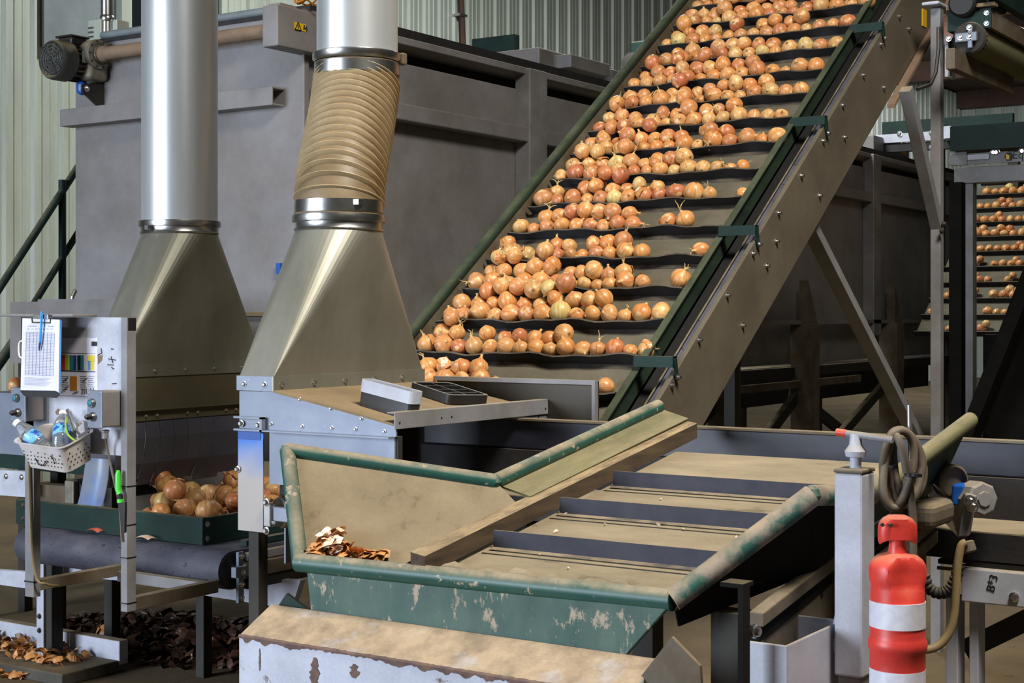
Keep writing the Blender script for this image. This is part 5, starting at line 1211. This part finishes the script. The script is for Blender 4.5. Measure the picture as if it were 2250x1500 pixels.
# ================================================================== LEFT SORTING BELT
lb = thing('sorting_belt', 'short sorting belt conveyor with a blue grey belt under the left hood', 'conveyor', (-4.55, 4.7, 0))
Rb = .071; zc_ = .548; bc0 = 4.12; bc1 = 5.5; prof = []
for i in range(13): t = PI / 2 + PI * i / 12; prof.append((bc0 + Rb * math.cos(t), zc_ + Rb * math.sin(t)))
for i in range(13): t = -PI / 2 + PI * i / 12; prof.append((bc1 + Rb * math.cos(t), zc_ + Rb * math.sin(t)))
MB().prism([(-5.13, y, z) for y, z in prof], (1.15, 0, 0)).build('belt', 'belt_blue', lb, smooth=True)
MB().lathe([(Rb - .008, 0), (Rb - .006, .004), (.03, .006), (.012, .02), (.012, .03)], (-3.98, bc0, zc_), (1, 0, 0), 24).build('roller', 'black_plastic', lb, smooth=True)
MB().lathe([(Rb - .008, 0), (Rb - .006, .004), (.03, .006), (.012, .02)], (-5.13, bc0, zc_), (-1, 0, 0), 24).build('roller', 'rust_grey', lb, smooth=True)
MB().box(-3.975, -3.93, bc0 + .02, bc1, zc_ - .03, zc_ + .025).build('side_beam', 'rust_grey', lb, bevel=.004)
MB().box(-3.975, -3.95, bc0 + .06, bc1, zc_ + .027, zc_ + .06).build('side_beam', 'frame_grey', lb, bevel=.004)
MB().box(-3.985, -3.94, bc0 + .05, bc1, zc_ - .075, zc_ - .035).build('side_beam', 'dark_steel', lb, bevel=.004)
brk = MB().box(-3.95, -3.925, bc0 - .035, bc0 + .05, zc_ - .02, zc_ + .02).box(-3.96, -3.945, bc0 + .0, bc0 + .03, zc_ - .12, zc_ + .07).build('take_up_bracket', 'galv', lb, bevel=.003)
bolts([(-3.945, bc0 + .015, zc_ + .055), (-3.925, bc0 + .0, zc_), (-3.945, bc0 + .015, zc_ - .05), (-3.945, bc0 + .015, zc_ - .1)], (1, 0, 0), brk, .008, .01)
text('BP', .026, onA(545, 1241, -3.929), (0, 1, 0), (0, 0, 1), 'ink', 'marker_writing', lb, .0004)
p = onB(470, 1262, 4.35); q = onB(640, 1335, 4.35); 
MB().prism([onB(400, 1262, 4.35), onB(660, 1275, 4.35), onB(640, 1338, 4.35), onB(400, 1300, 4.35)], (0, .03, 0)).build('cross_member', 'white_paint', lb)
MB().prism([onB(-30, 1250, 4.35), onB(90, 1258, 4.35), onB(90, 1297, 4.35), onB(-30, 1280, 4.35)], (0, .03, 0)).build('cross_member', 'white_paint', lb)
MB().prism([onB(120, 1230, 4.35), onB(260, 1240, 4.35), onB(260, 1275, 4.35), onB(120, 1262, 4.35)], (0, .03, 0)).build('cross_member', 'white_paint', lb)
text('IZNII', .045, onB(178, 1259, 4.348), (1, 0, 0), (0, 0, 1), 'ink', 'marker_writing', lb, .0004)
for px_, b_ in ((80, 4.25), (430, 4.5)):
    p = onB(px_, 1400, b_); MB().box(p.x, p.x + .045, b_, b_ + .05, 0, .48).build('leg', 'white_paint' if px_ < 200 else 'dark_steel', lb, bevel=.002)
p = onB(80, 1400, 4.25); lg = MB().box(p.x + .05, p.x + .085, 4.26, 4.32, 0, .48).build('leg', 'dark_steel', lb)
bolts([(p.x + .02, 4.25, z) for z in (.16, .22, .45)], (0, -1, 0), lb, .008, .008, 'dark_steel')
# green tray boards on the belt
gt = thing('green_tray', 'dark green side boards penning onions on the sorting belt', 'tray', (-4.6, 4.2, .62))
MB().box(-5.246, -4.161, 4.15, 4.16, .622, .722).box(-5.246, -4.161, 4.152, 4.175, .722, .725).build('side_board', 'green_dark', gt, bevel=.001)
MB().box(-4.171, -4.161, 4.16, 4.75, .622, .722).box(-4.18, -4.161, 4.16, 4.75, .722, .725).build('end_board', 'green_dark', gt, bevel=.001)
bolts([(-4.161, 4.175, .70), (-4.161, 4.175, .645)], (1, 0, 0), gt, .008, .006); bolts([(-5.2, 4.15, .70), (-5.2, 4.15, .645)], (0, -1, 0), gt, .008, .006, 'dark_steel')
MB().box(-4.03, -4.0, 4.22, 4.75, .625, .645).build('edge_strip', 'green_dark', gt)
# onions piled under the flaps
rnd = random.Random(21); pile = []
def tryput(x, y, r, floor=.622):
    z = floor + r
    for (a, b, c, rr) in pile:
        d = math.hypot(a - x, b - y); R = (r + rr) * .97
        if d < R: z = max(z, c + math.sqrt(R * R - d * d))
    return z
for i in range(420):
    x = rnd.uniform(-4.72, -4.225); y = rnd.uniform(4.21, 4.98); r = rnd.uniform(.038, .048)
    best = None
    for t in range(12):
        xx = min(max(x + rnd.uniform(-.06, .06), -4.72), -4.222); yy = min(max(y + rnd.uniform(-.06, .06), 4.212), 5.0); z = tryput(xx, yy, r)
        if best is None or z < best[2]: best = (xx, yy, z)
    lim = .70 + .12 * min(1, max(0, (-4.25 - best[0]) / .25)) + .05 * min(1, max(0, (best[1] - 4.22) / .3))
    if best[2] + r * .2 < lim + .03: pile.append((best[0], best[1], best[2], r))
    if len(pile) >= 64: break
def scrx(p): d = Vector(p) - EYEP; return d.dot(RV) / d.dot(WV)
pile.sort(key=lambda t: scrx(t[:3]))
NT2 = NTH + ['twenty-first', 'twenty-second', 'twenty-third', 'twenty-fourth', 'twenty-fifth', 'twenty-sixth', 'twenty-seventh', 'twenty-eighth', 'twenty-ninth', 'thirtieth'] + ['thirty-' + x for x in NTH[:9]] + ['fortieth'] + ['forty-' + x for x in NTH[:9]] + ['fiftieth'] + ['fifty-' + x for x in NTH[:9]] + ['sixtieth'] + ['sixty-' + x for x in NTH[:9]]
for j, (x, y, z, r) in enumerate(pile):
    o_ = put_onion(Vector((x, y, z)), r, 'large brown onion, %s from the left in the pile behind the green tray' % NT2[j], 'onions piled on the sorting belt', rnd, 'onion', rnd.random() < .25)
print('pile', len(pile))
for x, y, lab in ((210, 1167, 'reddish onion skin lying on the sorting belt by the left post'), (320, 1183, 'pale onion skin lying on the sorting belt by the right post')):
    c_ = onZ(x, y, .63); o_ = MB(); vs = []; fs = []
    for i in range(6):
        for j in range(4): u = i / 5 - .5; v = j / 3 - .5; vs.append(c_ + Vector((u * .075, v * .045, .012 * (1 - 3 * u * u - 2 * v * v) + .003)))
    for i in range(5):
        for j in range(3): fs.append((i * 4 + j, (i + 1) * 4 + j, (i + 1) * 4 + j + 1, i * 4 + j + 1))
    MB().add(vs, fs).build('onion_skin', 'red_plastic' if x < 250 else 'peel_pale', label=lab, cat='onion skin', smooth=True)
# machinery behind the control stand
bm_ = thing('infeed_frame', 'dark green infeed frame with rollers behind the control stand', 'machine frame', (-5.3, 4.6, 0))
p = onB(-40, 1005, 4.6); q = onB(330, 1042, 4.6); MB().box(p.x, -4.93, 4.6, 4.66, onB(150, 1040, 4.6).z, onB(150, 1006, 4.6).z).build('beam', 'green_dark', bm_, bevel=.003)
MB().prism([onB(60, 1062, 4.5), onB(142, 1068, 4.5), onB(142, 1110, 4.5), onB(60, 1106, 4.5)], (0, .08, 0)).build('side_channel', 'rust_grey', bm_, bevel=.003)
MB().prism([onB(-40, 1030, 4.42), onB(60, 1036, 4.42), onB(60, 1092, 4.42), onB(-40, 1085, 4.42)], (0, .03, 0)).build('side_plate', 'white_paint', bm_)
bolts([onB(14, 1046, 4.42), onB(48, 1048, 4.42)], (0, -1, 0), bm_, .009, .008)
c_ = onB(163, 1080, 4.5); MB().tube([c_, c_ + Vector((0, .5, 0))], .055, 20).build('roller', 'rubber', bm_, smooth=True)
MB().box(c_.x - .03, c_.x + .03, 4.47, 4.5, c_.z - .05, c_.z + .05).build('bearing_plate', 'cast', bm_, bevel=.005)
for x in (-5.6, -5.24): MB().box(x, x + .05, 4.62, 4.67, 0, 1.0).build('leg', 'dark_steel', bm_)
MB().box(-6.0, -4.9, 5.1, 5.14, 0.3, .85).build('back_sheet', 'rust_grey', bm_)
# blue film-covered sheet
bsx = thing('filmed_sheet', 'curved steel sheet with blue protective film behind the control stand', 'sheet', onB(215, 1110, 4.08))
vs = []; fs = []
L_ = [(189, 240, 1005), (185, 238, 1035), (180, 234, 1065), (175, 229, 1090), (170, 224, 1108)]
for (x0, x1, y) in L_:
    for j in range(5): vs.append(onB(x0 + (x1 - x0) * j / 4, y + j, 4.08 - .02 * math.sin(PI * j / 4)))
n5 = len(L_); base = list(vs)
for v in base: vs.append(v + Vector((0, .003, 0)))
for i in range(n5 - 1):
    for j in range(4): fs += [(i * 5 + j, i * 5 + j + 1, (i + 1) * 5 + j + 1, (i + 1) * 5 + j), tuple(x + n5 * 5 for x in (i * 5 + j, (i + 1) * 5 + j, (i + 1) * 5 + j + 1, i * 5 + j + 1))]
MB().add(vs, fs).build('sheet', 'blue_film', bsx, smooth=True)
# belt end below the galvanised housing
hb2 = thing('housing_belt_end', 'small belt conveyor end with a round pulley under the galvanised housing', 'conveyor', onB(610, 1165, 3.42))
c_ = onB(607, 1128, 3.37)
MB().lathe([(.0, -.01), (.045, -.01), (.047, 0), (.047, .02), (.042, .024), (.03, .018), (.012, .02), (.012, .03)], c_ + Vector((0, .04, 0)), (-.3, -1, 0), 26).build('pulley', 'ring', hb2, smooth=True)
bb = MB().box(c_.x - .012, c_.x + .08, 3.36, 3.38, c_.z - .022, c_.z + .02).build('take_up_bar', 'galv', hb2, bevel=.003)
MB().box(c_.x - .035, c_.x - .005, 3.35, 3.375, c_.z - .04, c_.z + .03).build('take_up_bracket', 'ring', hb2, bevel=.004)
bolts([(c_.x - .02, 3.35, c_.z + .035), (c_.x - .02, 3.35, c_.z - .05)], (0, -1, 0), hb2, .008, .01)
MB().box(c_.x - .02, -2.62, 3.40, 3.9, c_.z + .045, c_.z + .085).build('belt', 'rubber', hb2, bevel=.01)
MB().box(c_.x + .05, -2.62, 3.46, 3.9, c_.z - .045, c_.z + .043).build('frame', 'dark_steel', hb2)
# grey sheet behind the control stand and stair rail
gsx = thing('sheet_guard', 'flat grey brown sheet metal guard behind the control stand', 'guard', (-5.4, 5.0, 1.0))
p = onB(22, 663, 5.0); q = onB(262, 797, 5.0); MB().box(p.x, -4.87, 5.0, 5.008, onB(22, 797, 5.0).z, p.z).build('sheet', 'bin', gsx)
MB().box(p.x + .2, -4.87, 5.01, 5.1, p.z, p.z + .012).build('top_fold', 'bin', gsx)
MB().box(p.x + .05, p.x + .1, 5.01, 5.06, 0, 1.4).build('leg', 'dark_steel', gsx)
c_ = onB(160, 650, 5.05); MB().tube([c_ + Vector((-.01, 0, -.03)), c_, c_ + Vector((.02, 0, .03))], .01, 8).build('toggle', 'bolt', gsx)
sr = thing('stair_rail', 'black green stair handrail along the left wall beside the bunker', 'handrail', (-7.0, 6, 1))
AR_ = -7.0
MB().tube([onA(-40, 693, AR_), onA(172, 366, AR_)], .022, 10).build('top_rail', 'green_dark', sr, smooth=True)
MB().tube([onA(137, 395, AR_), onA(137, 900, AR_)], .022, 10).build('post', 'green_dark', sr, smooth=True)
MB().tube([onA(60, 690, AR_), onA(172, 510, AR_)], .02, 10).build('mid_rail', 'green_dark', sr, smooth=True)
MB().tube([onA(-60, 880, AR_), onA(60, 710, AR_)], .03, 10).build('stringer', 'green_dark', sr, smooth=True)

# ================================================================== FLOOR LITTER
bd = thing('floor_board', 'low grey steel plank on the floor at the bottom left', 'plank', onZ(150, 1420, 0))
c0 = onZ(262, 1440, .07); MB().box(c0.x - 1.6, c0.x, c0.y, c0.y + .05, 0.03, .13).build('upright_edge', 'white_dusty', bd, bevel=.004)
MB().box(c0.x - 1.6, c0.x, c0.y - .3, c0.y, .0, .05).build('plank', 'board', bd, bevel=.006)
rnd = random.Random(11)
sp = [Vector((rnd.uniform(c0.x - 1.0, c0.x - .12), c0.y - .02 - rnd.random() * .2, .055 + rnd.random() * .03)) for i in range(160)]
flakes('onion_peel', sp, 'golden onion peel strewn along the low plank at the bottom left', 'peel', 'peel', (.012, .032))
sp = []
for i in range(90):
    p = onZ(rnd.uniform(-20, 120), rnd.uniform(1455, 1490), .005); sp.append(p + Vector((0, 0, .01 * rnd.random() + .004)))
flakes('onion_peel', sp, 'golden onion peel on the floor in front of the low plank', 'peel', 'peel', (.012, .03))
sp = []; pc = onZ(400, 1410, 0)
for i in range(900):
    t = rnd.uniform(0, 6.28); r_ = rnd.random() ** .6; x = r_ * math.cos(t) * .85; y = r_ * math.sin(t) * .45; sp.append(Vector((pc.x + x, pc.y + y, .008 + .13 * (1 - r_) * rnd.random())))
flakes('onion_peel', sp, 'dark heap of onion skins on the floor beneath the sorting belt', 'peel_dark', 'peel', (.014, .045))
oc = onZ(238, 1400, .03); ob = put_onion(onZ(238, 1395, .06) , .055, 'dark peeling onion at the edge of the floor heap', None, random.Random(5), 'onion', True)

# ================================================================== RIGHT: OVERHEAD CONVEYOR, FAR CONVEYOR
oh = thing('overhead_conveyor', 'overhead conveyor with a green end board at the top right', 'conveyor', (-1.9, 7.5, 2.4))
Yo = 6.6
p = onB(2082, 27, Yo); q = onB(2178, 60, Yo); XO = q.x
eb = MB().box(p.x, XO, Yo, Yo + .01, q.z, p.z).build('end_board', 'green_dark', oh)
MB().box(p.x, XO + .02, Yo - .02, Yo + .03, p.z + .005, p.z + .02).build('end_trim', 'dusty_top', oh)
bolts([(XO - .02, Yo, p.z - .02), (XO - .02, Yo, q.z + .02)], (0, -1, 0), eb, .008, .006)
MB().box(XO - .02, XO, Yo + .01, 12, q.z, p.z - .01).build('side_board', 'rust_grey', oh)
MB().box(XO - .01, XO + .03, Yo - .05, 12, p.z + .03, p.z + .22).build('side_board', 'green_dark', oh)
MB().box(p.x, XO - .02, Yo + .01, 12, q.z, q.z + .02).build('belt', 'rubber', oh)
c_ = onB(2140, 82, Yo); RRo = .075
MB().tube([(c_.x - .02, Yo + .01, c_.z), (c_.x - .02, 12, c_.z)], RRo, 24).build('return_drum', 'olive_panel', oh, smooth=True)
MB().lathe([(RRo - .01, 0), (RRo, .01), (RRo, .03)], (c_.x - .02, Yo - .005, c_.z), (0, 1, 0), 24).build('drum_end', 'dark_steel', oh, smooth=True)
tk = MB().box(p.x + .04, c_.x + .02, Yo - .03, Yo - .008, c_.z - .02, c_.z + .02).box(c_.x - .02, c_.x, Yo - .03, Yo - .01, c_.z - .05, c_.z + .05).build('take_up_bracket', 'galv', oh, bevel=.004)
bolts([(c_.x - .01, Yo - .03, c_.z + .04), (c_.x - .01, Yo - .03, c_.z), (c_.x - .05, Yo - .03, c_.z), (c_.x - .1, Yo - .03, c_.z)], (0, -1, 0), tk, .009, .008, 'ring')
f0 = onA(2098, 120, -2.0); f1 = onA(2228, 185, -2.0)
MB().box(-2.04, -2.0, f0.y, f1.y, f0.z - .06, f0.z + .03).build('support_beam', 'rust_grey', oh, bevel=.004)
mo = MB().lathe([(.05, 0), (.06, .01), (.06, .16), (.05, .17)], onB(2112, 6, Yo - .05), (0, 1, 0), 20).build('drive_motor', 'motor_black', oh, smooth=True)
c2 = onB(2160, 0, Yo + .1); MB().box(c2.x - .1, c2.x + .05, Yo + .05, Yo + .3, p.z + .02, p.z + .2).build('drive_cover', 'motor_black', oh, bevel=.01)
MB().box(-2.06, -1.98, 9.6, 9.68, 0, q.z).build('support_leg', 'rust_grey', oh)

# far conveyor with flights of onions
fc_ = thing('far_conveyor', 'distant inclined onion conveyor in a light grey frame at the right edge', 'conveyor', (-3.3, 13, 0))
FO = onD(2172, 560, 13.9)
def FV(a, s, n=0): return Vector((a, FO.y + s * CT - n * ST, FO.z + s * ST + n * CT))
fa0, fa1 = onB(2088, 560, FO.y).x, onB(2370, 560, FO.y).x
MB().prism([FV(fa0, -1.2, -.03), FV(fa1, -1.2, -.03), FV(fa1, -1.2, 0), FV(fa0, -1.2, 0)], FV(0, 1.25) - FV(0, -1.2)).build('belt', 'belt_grey', fc_)
items = []; rnd = random.Random(77)
for k in range(-5, 6):
    s = k * .245
    MB().prism([FV(fa0, s - .012, 0), FV(fa0, s + .0, 0), FV(fa0, s - .004, .05), FV(fa0, s - .014, .05)], (fa1 - fa0, 0, 0)).build('belt_flight', 'rubber', fc_)
    a = fa0 + .03 + rnd.random() * .05
    while a < fa1 - .05:
        r = rnd.uniform(.034, .044)
        if k <= -1 and rnd.random() < .25: a += 3 * r
        items.append((FV(a + r, s + .006 + r, r), r, rnd)); a += 2 * r
        if rnd.random() < .4: items.append((FV(a, s + .006 + 2.4 * r, r * 1.3), r * .95, rnd))
onion_stuff('onion_rows', items, 'rows of yellow onions on the distant conveyor at the right edge')
Yq = 11.6
def FX(px, y=500): return onB(px, y, Yq).x
def FZ(y, px=2150): return onB(px, y, Yq).z
MB().box(FX(2118), FX(2138), Yq, Yq + .1, 0, FZ(400)).build('post', 'frame_grey', fc_, bevel=.005)
MB().box(FX(2098), FX(2330), Yq - .02, Yq + .1, FZ(402), FZ(366)).build('top_beam', 'frame_grey', fc_, bevel=.006)
sb = MB().box(FX(2126), FX(2330), Yq - .04, Yq - .02, FZ(361), FZ(338)).build('name_board', 'frame_grey', fc_)
MB().prism([(FX(2088), Yq - .05, FZ(352)), (FX(2092), Yq - .05, FZ(338)), (FX(2100), Yq - .05, FZ(333)), (FX(2129), Yq - .05, FZ(332)), (FX(2129), Yq - .05, FZ(362)), (FX(2092), Yq - .05, FZ(362))], (0, .03, 0)).build('end_cover', 'frame_grey', fc_, bevel=.004)
MB().box(FX(2131), FX(2178), Yq - .06, Yq - .04, FZ(352), FZ(341)).build('slide_bar', 'white_paint', fc_)
text('Eqraft', .085, onB(2224, 349, Yq - .042), (1, 0, 0), (0, 0, 1), 'ink', 'sign_text', sb, .001, 'dark lettering on the grey board')
em = onB(2217, 344, Yq - .041)
MB().lathe([(0, 0), (.035, 0), (.035, .003), (0, .004)], em, (0, -1, 0), 6).build('emblem', 'ink', sb); MB().slab([em + Vector((-.02, -.006, -.02)), em + Vector((.004, -.006, -.02)), em + Vector((.004, -.006, .01)), em + Vector((-.02, -.006, .02))], .002).build('emblem', 'yellow', sb)
bolts([onB(x, y, Yq - .03) for x, y in ((2184, 335), (2190, 335), (2247, 332))], (0, -1, 0), fc_, .02, .02)
MB().box(FX(2098), FX(2330), Yq - .1, Yq + .2, FZ(330), FZ(310)).build('dark_rail', 'rubber', fc_)
MB().box(FX(2098), FX(2330), Yq - .1, Yq + .2, FZ(308), FZ(280)).build('upper_rail', 'olive_panel', fc_)
MB().box(FX(2098), FX(2330), Yq - .12, Yq - .1, FZ(332), FZ(278)).build('upper_rail', 'green_dark', fc_)
Y2 = 14.8
o2_ = thing('far_cross_conveyor', 'dark green cross conveyor beyond the bunker at the right', 'conveyor', (-3.5, Y2, 2.5))
def GX(px): return onB(px, 300, Y2).x
def GZ(y, px=2000): return onB(px, y, Y2).z
MB().box(GX(1938), GX(2225), Y2, Y2 + .06, GZ(292), GZ(264)).build('upper_board', 'green_dark', o2_)
MB().box(GX(1920), GX(2230), Y2 - .05, Y2, GZ(312), GZ(293)).build('frame', 'white_paint', o2_)
MB().box(GX(1920), GX(2230), Y2 - .03, Y2 + .05, GZ(332), GZ(314)).build('lower_board', 'rubber', o2_)
MB().box(GX(2080), GX(2098), Y2 - .12, Y2 - .05, GZ(312), GZ(286)).build('bearing_plate', 'white_paint', o2_)
bolts([onB(x, y, Y2 - .05) for x, y in ((1977, 294), (2047, 292), (2047, 324), (2090, 298))], (0, -1, 0), o2_, .02, .02, 'bolt')
for x in (GX(2045), GX(2210)): MB().box(x, x + .1, Y2 + .06, Y2 + .14, 0, GZ(300)).build('leg', 'dark_steel', o2_)
# discharge conveyor frames on the right, shade put into their near-black colour
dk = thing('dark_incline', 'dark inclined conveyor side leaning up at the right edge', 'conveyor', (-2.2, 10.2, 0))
p = onB(2130, 960, 9.8); q = onB(2290, 560, 9.8); MB().bar(p, q, .08, .22, (0, 1, 0)).build('side_plate', 'shade_black', dk)
p = onB(2205, 960, 10.2); q = onB(2340, 620, 10.2); MB().bar(p, q, .5, .25, (0, 1, 0)).build('side_plate', 'shade_black', dk)
MB().box(onB(2085, 800, 10.6).x, onB(2112, 800, 10.6).x, 10.6, 10.7, 0, onB(2100, 400, 10.6).z).build('post', 'shade_black', dk)
MB().box(onB(2160, 960, 10.9).x, onB(2420, 960, 10.9).x, 10.9, 11.0, 0, onB(2200, 735, 10.9).z).build('shade_sheet', 'shade_black', dk)  # added dark sheet that fills the lower right with shade
